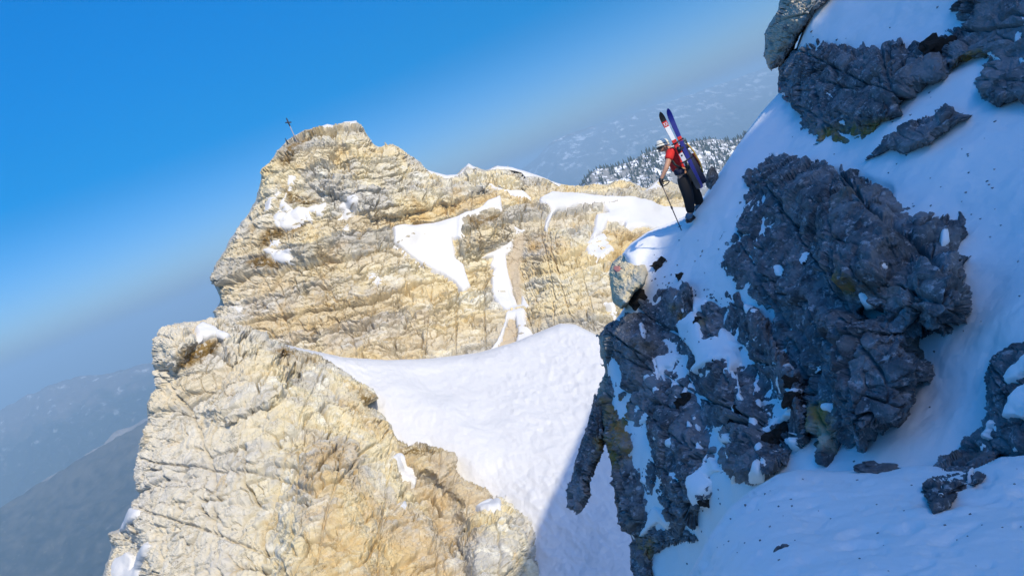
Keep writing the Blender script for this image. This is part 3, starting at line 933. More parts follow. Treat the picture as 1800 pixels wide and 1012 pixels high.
low, low_o = outcrop(LOWR, "brown grey rock toe below the wall at the picture's lower edge", 0.4, 16, 0.4, 0.09, 91.0, jit=2.5, fold=1.0, lift=0.15,
                     ochre=[[(1120, 940), (1150, 950), (1140, 1010)]])

# snow lying on the dark rocks
for k, (poly, th, r) in enumerate([
        ([(1188, 567), (1218, 546), (1231, 570), (1240, 598), (1262, 595), (1272, 573), (1291, 601), (1296, 633), (1280, 661), (1275, 633), (1259, 630), (1221, 661), (1206, 658), (1228, 639), (1221, 617), (1196, 589)], 0.07, 9),
        ([(1149, 652), (1152, 633), (1190, 620), (1199, 627), (1177, 646)], 0.06, 7),
        ([(1299, 506), (1316, 510), (1323, 494), (1330, 472), (1338, 497), (1335, 529), (1345, 541), (1329, 557), (1310, 551), (1304, 525)], 0.06, 7),
        ([(1365, 570), (1389, 620), (1411, 655), (1421, 690), (1392, 690), (1408, 674), (1380, 649), (1376, 608)], 0.06, 7),
        ([(1290, 655), (1296, 655), (1299, 700), (1292, 700)], 0.05, 5),
        ([(1321, 743), (1361, 732), (1392, 714), (1388, 728), (1356, 750), (1330, 747)], 0.06, 6),
        ([(1254, 765), (1267, 752), (1278, 765), (1274, 779)], 0.06, 6),
        ([(1210, 848), (1253, 802), (1265, 828), (1245, 844), (1272, 862), (1250, 890), (1216, 888)], 0.08, 9),
        ([(1121, 948), (1147, 889), (1164, 897), (1186, 913), (1180, 928), (1155, 922), (1135, 940)], 0.08, 8),
        ([(1221, 470), (1262, 475), (1255, 506), (1234, 540), (1216, 545)], 0.06, 8),
        ([(1383, 830), (1397, 768), (1412, 770), (1425, 826)], 0.07, 8),
        ([(1280, 860), (1290, 830), (1300, 850), (1330, 815), (1350, 850)], 0.07, 8)]):
    wall.patch(poly, th, M_SNOW, wall_o, r=r, seed=60 + k, jit=4.0, edge=6)
for k, (poly, th) in enumerate([
        ([(1515, 515), (1536, 530), (1548, 533), (1546, 541), (1522, 540)], 0.05), ([(1650, 410), (1663, 406), (1671, 426), (1655, 430)], 0.05),
        ([(1345, 268), (1370, 258), (1400, 264), (1395, 278), (1360, 278)], 0.08), ([(1444, 710), (1458, 708), (1458, 722), (1446, 722)], 0.04)]):
    big.patch(poly, th, M_SNOW, big_o, r=6, seed=80 + k, jit=2.5, edge=5)
for k, poly in enumerate([[(1560, 224), (1585, 213), (1600, 215), (1585, 226), (1562, 232)], [(1700, 150), (1712, 110), (1722, 112), (1712, 150)]]):
    (upper if k == 0 else upr).patch(poly, 0.06, M_SNOW, upper_o if k == 0 else upr_o, r=6, seed=90 + k, jit=2.0, edge=4)
for k, poly in enumerate([[(1767, 665), (1790, 646), (1830, 610), (1830, 640), (1795, 670), (1780, 680)], [(1776, 738), (1800, 685), (1850, 650), (1850, 735)],
                          [(1730, 772), (1752, 738), (1756, 745), (1742, 770)], [(1701, 838), (1712, 822), (1716, 832)]]):
    rrib.patch(poly, 0.05, M_SNOW, rrib_o, r=7, seed=95 + k, jit=3.0, edge=5)

srng = np.random.default_rng(21)


def streaks(rel, par, n, region, thick, long_=(10, 34), ang=(60, 125)):
    k = 0
    tries = 0
    while k < n and tries < n * 20:
        tries += 1
        u = srng.uniform(region[0], region[2]); v = srng.uniform(region[1], region[3])
        j = int(np.clip((v - rel.v[0, 0]) / rel.step, 0, rel.v.shape[0] - 1)); i = int(np.clip((u - rel.u[0, 0]) / rel.step, 0, rel.u.shape[1] - 1))
        if rel.sd[j, i] < 10:
            continue
        L, a = srng.uniform(*long_), rad(srng.uniform(*ang))
        wd = srng.uniform(2.5, 5.5)
        dx, dy = math.cos(a), math.sin(a)
        pts = []
        for t0, w0 in ((0, .3), (.3, 1), (.6, .7), (1, .2)):
            pts.append((u + dx * L * t0 - dy * wd * w0, v + dy * L * t0 + dx * wd * w0))
        for t0, w0 in ((1, .2), (.6, .9), (.3, .8), (0, .3)):
            pts.append((u + dx * L * t0 + dy * wd * w0, v + dy * L * t0 - dx * wd * w0))
        rel.patch(pts, thick, M_SNOW, par, r=8, seed=300 + tries, jit=4.5, edge=4)
        k += 1


streaks(wall, wall_o, 60, (1120, 520, 1400, 840), 0.018)
streaks(big, big_o, 6, (1300, 300, 1690, 740), 0.008, (8, 22))
streaks(upper, upper_o, 4, (1390, 90, 1640, 250), 0.01, (8, 20), (0, 40))
streaks(upr, upr_o, 4, (1690, 10, 1790, 170), 0.01, (8, 20), (0, 120))
streaks(rrib, rrib_o, 8, (1640, 640, 1790, 860), 0.008, (8, 24))

# foreground snow mound the viewer stands on
MOUND = [(1180, 1180), (1213, 1012), (1245, 949), (1285, 891), (1321, 864), (1365, 837), (1401, 828), (1468, 830), (1520, 828), (1589, 821), (1633, 819),
         (1700, 830), (1759, 803), (1830, 800), (2000, 790), (2300, 800), (2700, 820), (2700, 1240), (1180, 1240)]


def mound_rough(P, u, v):
    a = 0.07 * fbm(P * 1.1 + 5, 4) + 0.015 * fbm(P * 5.0, 4, 0.6)
    f = fbm(P * 3.2 + 4, 3)
    a -= 0.03 * sstep(0.05, 0.35, f) * sstep(-0.1, 0.15, fbm(P * 0.9 + 30, 2)) + 0.010 * sstep(0.05, 0.3, fbm(P * 7.0 + 8, 2))
    return a


mound = Relief(MOUND, MOUND_d, 2.4, margin=12, fold=1.5, H=0.25, w=30.0, jit=0.8, jfreq=0.02, rough=mound_rough, seed=15.0)
mo = mound.mesh("snow_mound", M_SNOW, True)
tag(mo, "trodden bluish snow mound filling the lower right foreground", kind="structure")

# single stones: (pixel, radius px, aspect, label)
STONES = [
    ((1200, 468), 9, (0.8, 1.1, 0.9), "rounded grey stone, left of the close pair on the snow by the wall top", near_d),
    ((1217, 470), 9, (0.9, 1.0, 0.9), "rounded dark stone, right of the close pair on the snow by the wall top", near_d),
    ((1210, 520), 15, (0.7, 1.6, 0.9), "upright brown grey block below the close pair of stones", near_d),
    ((1173, 522), 20, (1.1, 1.0, 0.9), "round lichen grey boulder crowning the left end of the dark wall", near_d),
    ((1252, 314), 14, (0.7, 1.3, 0.8), "slanting grey stone on the snow crest right behind the skier", near_d),
    ((1608, 39), 16, (1.2, 0.6, 0.7), "lone flat dark stone lying in the top snowfield", near_d),
    ((1627, 11), 10, (0.7, 1.2, 0.7), "small dark stone at the top picture edge in the snowfield", near_d),
    ((1545, 824), 30, (1.4, 0.35, 0.7), "flat dark slab poking out along the snow mound's crest", MOUND_d),
    ((1362, 932), 15, (1.1, 0.75, 0.8), "small grey stone on the foreground mound, above a taller rock", MOUND_d),
    ((1376, 992), 24, (0.75, 1.3, 0.8), "taller dark rock at the bottom edge of the foreground mound", MOUND_d),
    ((1601, 890), 9, (0.8, 1.3, 0.8), "small brown stone left of the ragged rib on the foreground snow", MOUND_d),
    ((1668, 268), 5, (1.0, 1.0, 0.8), "tiny dark stone on snow right of the half buried boulder", near_d),
    ((1401, 251), 4, (0.9, 1.2, 0.8), "tiny orange brown stone on snow beside the bulky upper rock", near_d),
    ((1240, 925), 18, (0.8, 1.2, 0.7), "dark wedge of rock behind the left flank of the foreground mound", near_d),
    ((1330, 1020), 12, (1.0, 0.7, 0.7), "dark stone at the very bottom of the foreground mound", MOUND_d),
]
for k, ((u, v), rp, asp, lab, dfn) in enumerate(STONES):
    d = float(dfn(np.array([u]), np.array([v]))[0])
    size = rp * d / FPX
    c = unproj(u, v, d - 0.15 * size)
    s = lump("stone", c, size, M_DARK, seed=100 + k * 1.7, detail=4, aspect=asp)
    tag(s, lab, "stone", "single stones lying in the snow")
MOSS = [((1157, 466), 13, near, no), ((1122, 524), 15, wall, wall_o), ((1108, 538), 8, wall, wall_o), ((1205, 705), 15, wall, wall_o), ((1290, 714), 8, wall, wall_o),
        ((1275, 738), 9, wall, wall_o), ((1350, 768), 17, wall, wall_o), ((1376, 756), 16, wall, wall_o), ((1392, 700), 16, wall, wall_o), ((1262, 622), 7, wall, wall_o), ((1256, 632), 5, wall, wall_o),
        ((1277, 416), 14, big, big_o), ((1262, 783), 7, wall, wall_o), ((1198, 488), 8, near, no), ((1637, 92), 22, upper, upper_o), ((1390, 678), 12, wall, wall_o),
        ((1228, 565), 9, wall, wall_o), ((1670, 70), 16, upr, upr_o), ((1240, 885), 10, wall, wall_o), ((1380, 640), 5, wall, wall_o)]
for k, ((u, v), rp, rel, par) in enumerate(MOSS):
    c = rel.at(u, v)
    d = float(c @ FWD)
    lump("moss_cushion", c, rp * d / FPX, M_MOSS, seed=200 + k, detail=3, rough=0.5, aspect=(1.0, 0.9, 0.5), parent=par)


# painted trail marks on the rocks
M_RED = plain("red_trail_paint", (0.42, 0.035, 0.03), 0.7, 0, 0.3, 40)
M_WHITE = plain("white_trail_paint", (0.75, 0.75, 0.75), 0.7, 0, 0.1, 40)
M_FADED = plain("faded_red_paint", (0.52, 0.20, 0.15), 0.9, 0, 0.3, 30)
for rel, par, poly, mt in ((upper, upper_o, [(1371, 154), (1380, 152), (1383, 161), (1373, 164)], M_RED), (upper, upper_o, [(1373, 164), (1383, 161), (1388, 168), (1379, 172)], M_WHITE),
                           (upper, upper_o, [(1379, 172), (1388, 168), (1392, 177), (1384, 180)], M_RED), (big, big_o, [(1541, 306), (1567, 315), (1566, 321), (1540, 312)], M_WHITE),
                           (big, big_o, [(1546, 314), (1565, 321), (1561, 326), (1548, 320)], M_RED), (bou, bou_o, [(1080, 468), (1088, 467), (1090, 475), (1084, 479), (1079, 474)], M_FADED)):
    rel.patch(poly, 0.02, mt, par, name="paint_mark", r=1, jit=0.5, edge=1.2, up=4)

# crumbs of rock fallen on the shaded snow: too many and too small to count
crng = np.random.default_rng(33)
cv, cf = [], []
for k in range(260):
    u, v = crng.uniform(1130, 1800), crng.uniform(10, 1010)
    if crng.random() < 0.5:
        cu, cvv, sp = [(1160, 480, 30), (1240, 530, 25), (1700, 330, 40), (1560, 250, 60), (1350, 880, 50), (1500, 960, 110), (1700, 940, 80), (1250, 900, 40)][crng.integers(8)]
        u, v = crng.normal(cu, sp), crng.normal(cvv, sp)
    if sdist(NEAR, np.array([u]), np.array([v]))[0] < 12:
        continue
    rel = mound if sdist(MOUND, np.array([u]), np.array([v]))[0] > 4 else near
    p = rel.at(u, v)
    r = crng.uniform(0.8, 2.2) * float(p @ FWD) / FPX
    b0 = len(cv)
    for q in range(8):
        cv.append(tuple(p + r * crng.uniform(.7, 1.3) * np.array(((q & 1) * 2 - 1, ((q >> 1) & 1) * 2 - 1, ((q >> 2) & 1) * 1.6 - 0.8)) * crng.uniform(.5, 1.1, 3)))
    for fc in ((0, 1, 3, 2), (4, 6, 7, 5), (0, 4, 5, 1), (2, 3, 7, 6), (0, 2, 6, 4), (1, 5, 7, 3)):
        cf.append(tuple(b0 + x for x in fc))
me = bpy.data.meshes.new("rock_crumbs")
me.from_pydata(cv, [], cf)
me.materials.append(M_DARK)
o = bpy.data.objects.new("rock_crumbs", me)
C.objects.link(o)
tag(o, "dark crumbs of rock scattered over the shaded snow", "rock debris", kind="stuff")


# ------------------------------------------------------------------ far country and the air
VALLEY_Z = -1050.0


def far_mat(name, low, high, snow, z0, z1, amount, scale):
    """forest below, pale rock and meadow above, old snow in streaks near the crest"""
    m, nt, b = mat_new(name)
    b.inputs['Roughness'].default_value = 1.0
    b.inputs['Specular IOR Level'].default_value = 0.0
    tc = nt.nodes.new("ShaderNodeTexCoord"); tc.name = "tc"
    sep = nt.nodes.new("ShaderNodeSeparateXYZ")
    nt.links.new(tc.outputs['Object'], sep.inputs[0])
    hz = ramp(nt, sep.outputs[2], z0, z1)
    n = noise(nt, scale, 7, 0.65)
    add = nt.nodes.new("ShaderNodeMath"); add.operation = 'ADD'
    nt.links.new(hz, add.inputs[0]); nt.links.new(n, add.inputs[1])
    c = mix(nt, ramp(nt, add.outputs[0], 0.75, 1.15), low, high)
    c = mix(nt, mul(nt, ramp(nt, noise(nt, scale * 2.7, 7, 0.7), 0.60, 0.66), 0.6), c, tuple(min(1, x * 1.9) for x in high))
    sn = mul(nt, ramp(nt, noise(nt, scale * 1.8, 8, 0.72), amount, amount + 0.06), hz)
    c = mix(nt, sn, c, snow)
    nt.links.new(c, b.inputs['Base Color'])
    return m


def range_of_hills(name, crest, width, base, mat, label, seed, n_along=220, n_across=90, relief=0.22, rel_scale=None, back=1.0, slope_pow=1.0):
    """a ridge through crest points (u, v, distance) falling to base level on both sides, cut by ravines"""
    a = np.array(crest, float)
    C3 = unproj(a[:, 0], a[:, 1], a[:, 2])
    seg = np.concatenate([[0], np.cumsum(np.linalg.norm(np.diff(C3[:, :2], axis=0), axis=1))])
    s = np.linspace(0, seg[-1], n_along)
    cx, cy, cz = (np.interp(s, seg, C3[:, k]) for k in range(3))
    t = np.linspace(-back, 1, n_across)
    S, T = np.meshgrid(s, t)
    d = np.stack([-cx, -cy], 1); d /= np.linalg.norm(d, axis=1, keepdims=True)
    X = cx[None] + d[None, :, 0] * T * width
    Y = cy[None] + d[None, :, 1] * T * width
    H = (cz[None] - base)
    k = rel_scale or 4.0 / width
    q = np.stack([X * k, Y * k, X * 0 + seed], -1)
    rv = fbm(q + 0.25 * fbm(q * 0.7 + 9, 2)[..., None], 6, 0.52, True)
    prof = 1 - np.abs(T) ** slope_pow
    Z = base + H * prof + H * relief * rv * (np.abs(T) ** 0.6) * sstep(1.0, 0.6, np.abs(T)) + 0.035 * H * fbm(q * 3.1 + 40, 4) * (1 - np.abs(T))
    Z = np.where(np.abs(T) > 0.985, base - 30, Z)
    P = np.stack([X, Y, Z], -1)
    o = mesh_from_grid(name, P, np.ones(S.shape, bool), mat, True)
    tag(o, label, kind="structure")
    return o, P


M_FARLEFT = far_mat("hazy_mountainside", (0.035, 0.045, 0.035), (0.17, 0.14, 0.12), (0.85, 0.86, 0.88), -900.0, 0.0, 0.58, 0.006)
M_FOREST = far_mat("far_forest_slope", (0.014, 0.020, 0.020), (0.10, 0.09, 0.07), (0.6, 0.6, 0.6), -1500.0, 400.0, 0.66, 0.016)
M_FARSNOW = far_mat("hazy_snowy_range", (0.07, 0.075, 0.07), (0.16, 0.15, 0.14), (0.85, 0.87, 0.9), -700.0, 40.0, 0.54, 0.0035)
M_HILL = far_mat("snowy_wooded_hill", (0.16, 0.165, 0.16), (0.22, 0.22, 0.21), (0.85, 0.86, 0.88), -420.0, -60.0, 0.50, 0.035)
M_VALLEY = far_mat("valley_floor", (0.05, 0.06, 0.045), (0.12, 0.115, 0.09), (0.2, 0.2, 0.18), -2000.0, 0.0, 0.7, 0.002)

va, vr = np.meshgrid(np.linspace(0, 2 * math.pi, 121), np.concatenate([[0.0], np.geomspace(120, 62000, 90)]))
vz = VALLEY_Z + 60 * fbm(np.stack([vr * np.cos(va) * 0.0006, vr * np.sin(va) * 0.0006, va * 0], -1), 4) * sstep(200, 2000, vr)
o = mesh_from_grid("valley", np.stack([vr * np.sin(va), vr * np.cos(va), vz], -1), np.ones(va.shape, bool), M_VALLEY, True)
tag(o, "wide hazy valley floor far below the mountains", kind="structure")

# the massif's own snowy flanks falling from the ridge to the valley, below everything near
ax = np.array([(26.0, -46.0, -2.0), (8.0, 2.0, -26.0), (2.0, 60.0, -66.0), (0.0, 118.0, -66.0), (-20.0, 205.0, -52.0), (60.0, 330.0, -110.0)])
fa, fr_ = np.meshgrid(np.linspace(0, 2 * math.pi, 181), np.concatenate([np.linspace(0, 60, 14), np.geomspace(66, 1500, 60)]))
FX, FY = 5.0 + fr_ * np.sin(fa), 70.0 + fr_ * 1.25 * np.cos(fa)
FZ = np.full(FX.shape, -1e9)
for p0, p1 in zip(ax[:-1], ax[1:]):
    e = p1[:2] - p0[:2]
    tt = np.clip(((FX - p0[0]) * e[0] + (FY - p0[1]) * e[1]) / (e @ e), 0, 1)
    dd = np.hypot(FX - p0[0] - tt * e[0], FY - p0[1] - tt * e[1])
    FZ = np.maximum(FZ, p0[2] + tt * (p1[2] - p0[2]) - 0.86 * dd)
FZ = np.maximum(FZ + 9.0 * fbm(np.stack([FX * 0.02, FY * 0.02, FX * 0], -1), 4, 0.5, True) * sstep(0, 80, fr_) - 5.0, VALLEY_Z - 15)
o = mesh_from_grid("massif_flank", np.stack([FX, FY, FZ], -1), np.ones(FX.shape, bool), M_SNOWFAR, True)
tag(o, "snowy flank of the massif falling away to the valley", kind="structure")

range_of_hills("mountain_range", [(-420, 840, 7600), (-150, 770, 7300), (0, 719, 7000), (70, 684, 6900), (110, 668, 6900), (150, 660, 6800), (200, 654, 6800), (250, 640, 6800), (300, 628, 6800),
                                  (420, 590, 7000), (560, 540, 7200), (700, 480, 7600)], 2600, VALLEY_Z, M_FARLEFT,
               "hazy blue mountain range low in the left distance", 3.0, n_along=340, n_across=150, relief=0.34, rel_scale=0.0028)
range_of_hills("forested_ridge", [(-500, 1190, 3200), (-150, 985, 3300), (0, 893, 3400), (65, 852, 3450), (150, 800, 3500), (260, 737, 3600), (360, 690, 3700), (480, 640, 3800)], 1500, VALLEY_Z, M_FOREST,
               "dark wooded ridge below the hazy range on the left", 7.0, n_along=320, n_across=150, relief=0.16, rel_scale=0.0045)
range_of_hills("scree_ridge", [(20, 905, 3720), (66, 849, 3700), (85, 835, 3720), (110, 824, 3720), (150, 795, 3740), (180, 776, 3740), (205, 754, 3760), (235, 744, 3770), (250, 736, 3780), (300, 712, 3800)], 900, VALLEY_Z, plain("pale_scree_far", (0.24, 0.215, 0.19), 1.0, 0, 0.7, 0.012),
               "pale scree ridge along the top of the dark wooded slope", 17.0, n_along=120, n_across=60, relief=0.06)
range_of_hills("snowy_range", [(700, 440, 11772), (820, 350, 11361), (900, 310, 11224), (945, 275, 10951), (965, 253, 10951), (1000, 233, 10951), (1050, 220, 10951), (1100, 203, 10951), (1150, 186, 10951), (1200, 170, 11224),
                               (1240, 157, 11361), (1320, 128, 11772), (1420, 90, 12046), (1560, 40, 12320)], 3300, VALLEY_Z, M_FARSNOW,
               "faint snow streaked mountain range fading into haze behind the skier", 12.0, n_along=340, n_across=130, relief=0.26)
HILL = [(900, 400, 1250), (970, 362, 1260), (1015, 330, 1270), (1035, 306, 1280), (1048, 294, 1290), (1080, 291, 1300), (1110, 281, 1310), (1140, 264, 1330), (1180, 252, 1350),
        (1215, 246, 1370), (1250, 244, 1380), (1290, 243, 1390), (1340, 225, 1400), (1450, 190, 1420)]
hill_o, HP = range_of_hills("wooded_hill", HILL, 520, -330.0, M_HILL, "snowy hill speckled with conifers behind the skier", 21.0, n_along=260, n_across=90, relief=0.10)

# conifers on that hill: too many and too small to count
tv, tf = [], []
ring = np.linspace(0, 2 * math.pi, 6)[:5]
hrng = np.random.default_rng(5)
nb, na = HP.shape[:2]
mid_j = nb // 2
for k in range(8500):
    j = hrng.uniform(mid_j - 6, mid_j + nb * 0.33)
    i = hrng.uniform(0, na - 1.01)
    j0, i0 = int(j), int(i)
    p = HP[j0, i0] * (1 - (i - i0)) + HP[j0, i0 + 1] * (i - i0)
    p = p + (HP[min(j0 + 1, nb - 1), i0] - HP[j0, i0]) * (j - j0)
    if perlin((p * 0.012)[None])[0] + 0.5 * perlin((p * 0.05)[None])[0] < -0.12 + hrng.normal(0, .1):
        continue
    hgt = 3.0 + 9.0 * hrng.random() ** 1.6 ; r = hgt * hrng.uniform(0.16, 0.24)
    b0 = len(tv)
    for (z, rr) in ((0.08, 1.0), (0.45, 0.42), (0.42, 0.72)):
        for w in ring + hrng.uniform(0, 1):
            tv.append((p[0] + r * rr * math.cos(w), p[1] + r * rr * math.sin(w), p[2] + hgt * z - 0.3))
    tv.append((p[0], p[1], p[2] + hgt))
    for q in range(5):
        q2 = (q + 1) % 5
        tf.append((b0 + q, b0 + q2, b0 + 5 + q2, b0 + 5 + q))
        tf.append((b0 + 10 + q, b0 + 10 + q2, b0 + 15))
me = bpy.data.meshes.new("conifer_wood")
me.from_pydata(tv, [], tf)
me.materials.append(plain("conifer_needles", (0.06, 0.075, 0.06), 1.0, 0, 0.4, 0.05))
o = bpy.data.objects.new("conifer_wood", me)
C.objects.link(o)
tag(o, "scattered dark conifers covering the snowy hill behind the skier", "trees", kind="stuff")

# the air: one even, closed body of haze
bm = bmesh.new()
bmesh.ops.create_cube(bm, size=1.0)
for vtx in bm.verts:
    vtx.co = Vector((vtx.co.x * 130000, vtx.co.y * 130000, -1200 + (vtx.co.z + 0.5) * 1330))
me = bpy.data.meshes.new("haze")
bm.to_mesh(me); bm.free()
mh = bpy.data.materials.new("haze_air")
mh.use_nodes = True
mh.node_tree.nodes.clear()
ho = mh.node_tree.nodes.new("ShaderNodeOutputMaterial")
hv = mh.node_tree.nodes.new("ShaderNodeVolumePrincipled")
hv.inputs['Color'].default_value = (0.52, 0.80, 1.0, 1.0)
hv.inputs['Density'].default_value = 0.0002
hv.inputs['Anisotropy'].default_value = 0.0
mh.node_tree.links.new(hv.outputs[0], ho.inputs['Volume'])
me.materials.append(mh)
haze = bpy.data.objects.new("haze", me)
C.objects.link(haze)
tag(haze, "thin blue mountain haze filling the air", kind="stuff")


# ------------------------------------------------------------------ the skier and his gear
PD = float(near.at(1213, 386) @ FWD)
PXM = PD / FPX


def J(u, v, dy=0.0, d=None):
    return Vector(unproj(u, v, (PD if d is None else d) - dy))


UPW = Vector((0, 0, 1))


def skin_mesh(name, joints, edges, mat, parent=None, root=0, subdiv=2):
    """a continuous tapering body grown round a skeleton: joints = (point, radius or (rx, ry))"""
    me = bpy.data.meshes.new(name)
    me.from_pydata([tuple(j[0]) for j in joints], edges, [])
    o = bpy.data.objects.new(name, me)
    C.objects.link(o)
    md = o.modifiers.new("skin", 'SKIN')
    md.use_smooth_shade = True
    if not me.skin_vertices:
        bpy.context.view_layer.objects.active = o
        me.skin_vertices.new() if hasattr(me.skin_vertices, "new") else None
    sv = me.skin_vertices[0].data
    for k, (p, r) in enumerate(joints):
        sv[k].radius = r if isinstance(r, tuple) else (r, r)
        sv[k].use_root = (k == root)
    ss = o.modifiers.new("smooth", 'SUBSURF')
    ss.levels = ss.render_levels = subdiv
    dg = bpy.context.evaluated_depsgraph_get()
    dg.update()
    me2 = bpy.data.meshes.new_from_object(o.evaluated_get(dg))
    o.modifiers.clear()
    o.data = me2
    bpy.data.meshes.remove(me)
    me2.name = name
    me2.materials.clear()
    me2.materials.append(mat)
    for p in me2.polygons:
        p.use_smooth = True
    if parent is not None:
        o.parent = parent
    return o


def tube_bm(bm, pts, r, seg=8, cap=True):
    pts = [Vector(p) for p in pts]
    rr = r if isinstance(r, (list, tuple)) else [r] * len(pts)
    rings = []
    for i, p in enumerate(pts):
        t = (pts[min(i + 1, len(pts) - 1)] - pts[max(i - 1, 0)]).normalized()
        a = t.cross(Vector((0.3, 0.9, 0.2))).normalized()
        b = t.cross(a).normalized()
        rings.append([bm.verts.new(p + rr[i] * (math.cos(k * 2 * math.pi / seg) * a + math.sin(k * 2 * math.pi / seg) * b)) for k in range(seg)])
    for q in range(len(rings) - 1):
        for k in range(seg):
            bm.faces.new((rings[q][k], rings[q][(k + 1) % seg], rings[q + 1][(k + 1) % seg], rings[q + 1][k]))
    if cap:
        bm.faces.new(rings[0][::-1])
        bm.faces.new(rings[-1])


def obj_bm(name, bm, mat, parent=None, smooth=True):
    bmesh.ops.recalc_face_normals(bm, faces=bm.faces)
    me = bpy.data.meshes.new(name)
    bm.to_mesh(me); bm.free()
    for m_ in (mat if isinstance(mat, list) else [mat]):
        me.materials.append(m_)
    for p in me.polygons:
        p.use_smooth = smooth
    o = bpy.data.objects.new(name, me)
    C.objects.link(o)
    if parent is not None:
        o.parent = parent
    return o


def tube(name, pts, r, mat, parent=None, seg=8):
    bm = bmesh.new()
    tube_bm(bm, pts, r, seg)
    return obj_bm(name, bm, mat, parent)


def loft(name, rings, mat, parent=None, smooth=True):
    bm = bmesh.new()
    rs = [[bm.verts.new(p) for p in ring] for ring in rings]
    n = len(rs[0])
    for a, b in zip(rs[:-1], rs[1:]):
        for k in range(n):
            bm.faces.new((a[k], a[(k + 1) % n], b[(k + 1) % n], b[k]))
    bm.faces.new(rs[0][::-1]); bm.faces.new(rs[-1])
    return obj_bm(name, bm, mat, parent, smooth)


M_SKIN = plain("skin", (0.50, 0.27, 0.17), 0.6, 0, 0.12, 25)
M_SHIRT = plain("red_shirt_fabric", (0.62, 0.018, 0.014), 0.85, 0, 0.18, 14)
M_TROUSERS = plain("black_trouser_fabric", (0.006, 0.006, 0.008), 0.85, 0, 0.3, 14)
M_HAT = plain("cream_hat_cloth", (0.82, 0.77, 0.64), 0.9, 0, 0.06, 30)
M_BAND = plain("grey_hat_band", (0.16, 0.145, 0.11), 0.9)
M_BLACK = plain("black_plastic", (0.012, 0.012, 0.014), 0.5)
M_NAVY = plain("navy_pack_fabric", (0.012, 0.016, 0.045), 0.8, 0, 0.3, 20)
M_BOOT = plain("blue_grey_boot_shell", (0.05, 0.13, 0.20), 0.5, 0, 0.3, 20)
M_OCHRE = plain("ochre_strap", (0.42, 0.27, 0.05), 0.8, 0, 0.3, 30)
M_RUST = plain("rust_red_pocket", (0.20, 0.03, 0.015), 0.85, 0, 0.3, 30)
M_STEEL = plain("pole_metal", (0.10, 0.085, 0.08), 0.4, 0.6)

# joints on the figure (pixel, offset towards the viewer in metres)
pelvis, spine, chest, nbase = J(1198, 305), J(1191, 288), J(1184, 273), J(1176, 263)
neck, skull, face = J(1171, 262), J(1165, 257), J(1160.5, 261)
shL, elL, wrL = J(1179, 268, .17), J(1170.5, 297, .25), J(1162.5, 314, .22)
shR, elR, wrR = J(1179, 268, -.17), J(1192, 296, -.30), J(1199, 313, -.30)
hipL, knL, anL, toL = J(1199, 310, .09), J(1210, 345, .13), J(1214, 374, .11), J(1206, 386, .13)
hipR, knR, anR, toR = J(1202, 310, -.09), J(1222, 340, -.10), J(1230, 358, -.12), J(1222, 368, -.12)
body = skin_mesh("person", [
    (pelvis, .13), (spine, (.12, .13)), (chest, (.14, .15)), (nbase, .07), (neck, .055), (skull, (.098, .09)), (face, (.062, .06)), (J(1157.6, 260.5), .014), (J(1160.5, 267), .034),
    (shL, .062), (elL, .045), (wrL, .032), (J(1161.5, 319, .21), .034), (shR, .062), (elR, .045), (wrR, .032), (J(1200, 318, -.30), .034),
    (hipL, .085), (knL, .06), (anL, .045), (toL, .035), (hipR, .085), (knR, .06), (anR, .045), (toR, .035)],
    [(0, 1), (1, 2), (2, 3), (3, 4), (4, 5), (5, 6), (6, 7), (6, 8), (2, 9), (9, 10), (10, 11), (11, 12), (2, 13), (13, 14), (14, 15), (15, 16),
     (0, 17), (17, 18), (18, 19), (19, 20), (0, 21), (21, 22), (22, 23), (23, 24)], M_SKIN)
tag(body, "skier in red shirt, black trousers and cream hat climbing the snow slope", "person")
slL, slR = shL.lerp(elL, .52), shR.lerp(elR, .52)
skin_mesh("shirt", [(J(1197, 303), (.155, .165)), (spine, (.155, .165)), (chest, (.165, .175)), (J(1177.5, 265), .088), (shL, .088), (slL, .074), (shR, .088), (slR, .074)],
          [(0, 1), (1, 2), (2, 3), (2, 4), (4, 5), (2, 6), (6, 7)], M_SHIRT, body)
skin_mesh("trousers", [(J(1197, 304), (.16, .165)), (J(1200, 312), .16), (hipL.lerp(knL, .3), .125), (knL, .105), (knL.lerp(anL, .6), .09), (anL - UPW * .03, .082), (hipR.lerp(knR, .3), .125), (knR, .115), (knR.lerp(anR, .6), .10), (anR - UPW * .03, .085)],
          [(0, 1), (1, 2), (2, 3), (3, 4), (4, 5), (1, 6), (6, 7), (7, 8), (8, 9)], M_TROUSERS, body)
skin_mesh("hip_belt", [(J(1186, 305, .02), (.03, .06)), (J(1192, 302.5, .17), (.03, .055)), (J(1204, 300, .17), (.03, .05))], [(0, 1), (1, 2)], M_NAVY, body)
for nm, a, t in (("boot", anL, toL), ("boot", anR, toR)):
    heel = a + (a - t) * 0.25 - UPW * 0.06
    b_ = skin_mesh(nm, [(a + UPW * .04, (.065, .065)), (a - UPW * .03, (.07, .065)), (heel, .05), (a.lerp(t, .6) - UPW * .015, (.055, .06)), (t, (.035, .05))],
                   [(0, 1), (1, 2), (1, 3), (3, 4)], M_BOOT, body)
    tube("sole", [heel - UPW * .045, a.lerp(t, .5) - UPW * .075, t - UPW * .03], [.045, .05, .04], M_BLACK, b_)
# head gear
hax = (J(1163.3, 246.5) - J(1166.5, 259)).normalized()
hfw = (J(1150, 257) - J(1176, 254)); hfw = (hfw - hax * hfw.dot(hax)).normalized()
hsd = hax.cross(hfw)
hc = J(1164.6, 255.0)


def ring_at(h, rf, rs, cen=hc, ax=hax, n=20, shift=0.0):
    return [cen + ax * h + hfw * (rf * math.cos(k * 2 * math.pi / n) + shift) + hsd * (rs * math.sin(k * 2 * math.pi / n)) for k in range(n)]


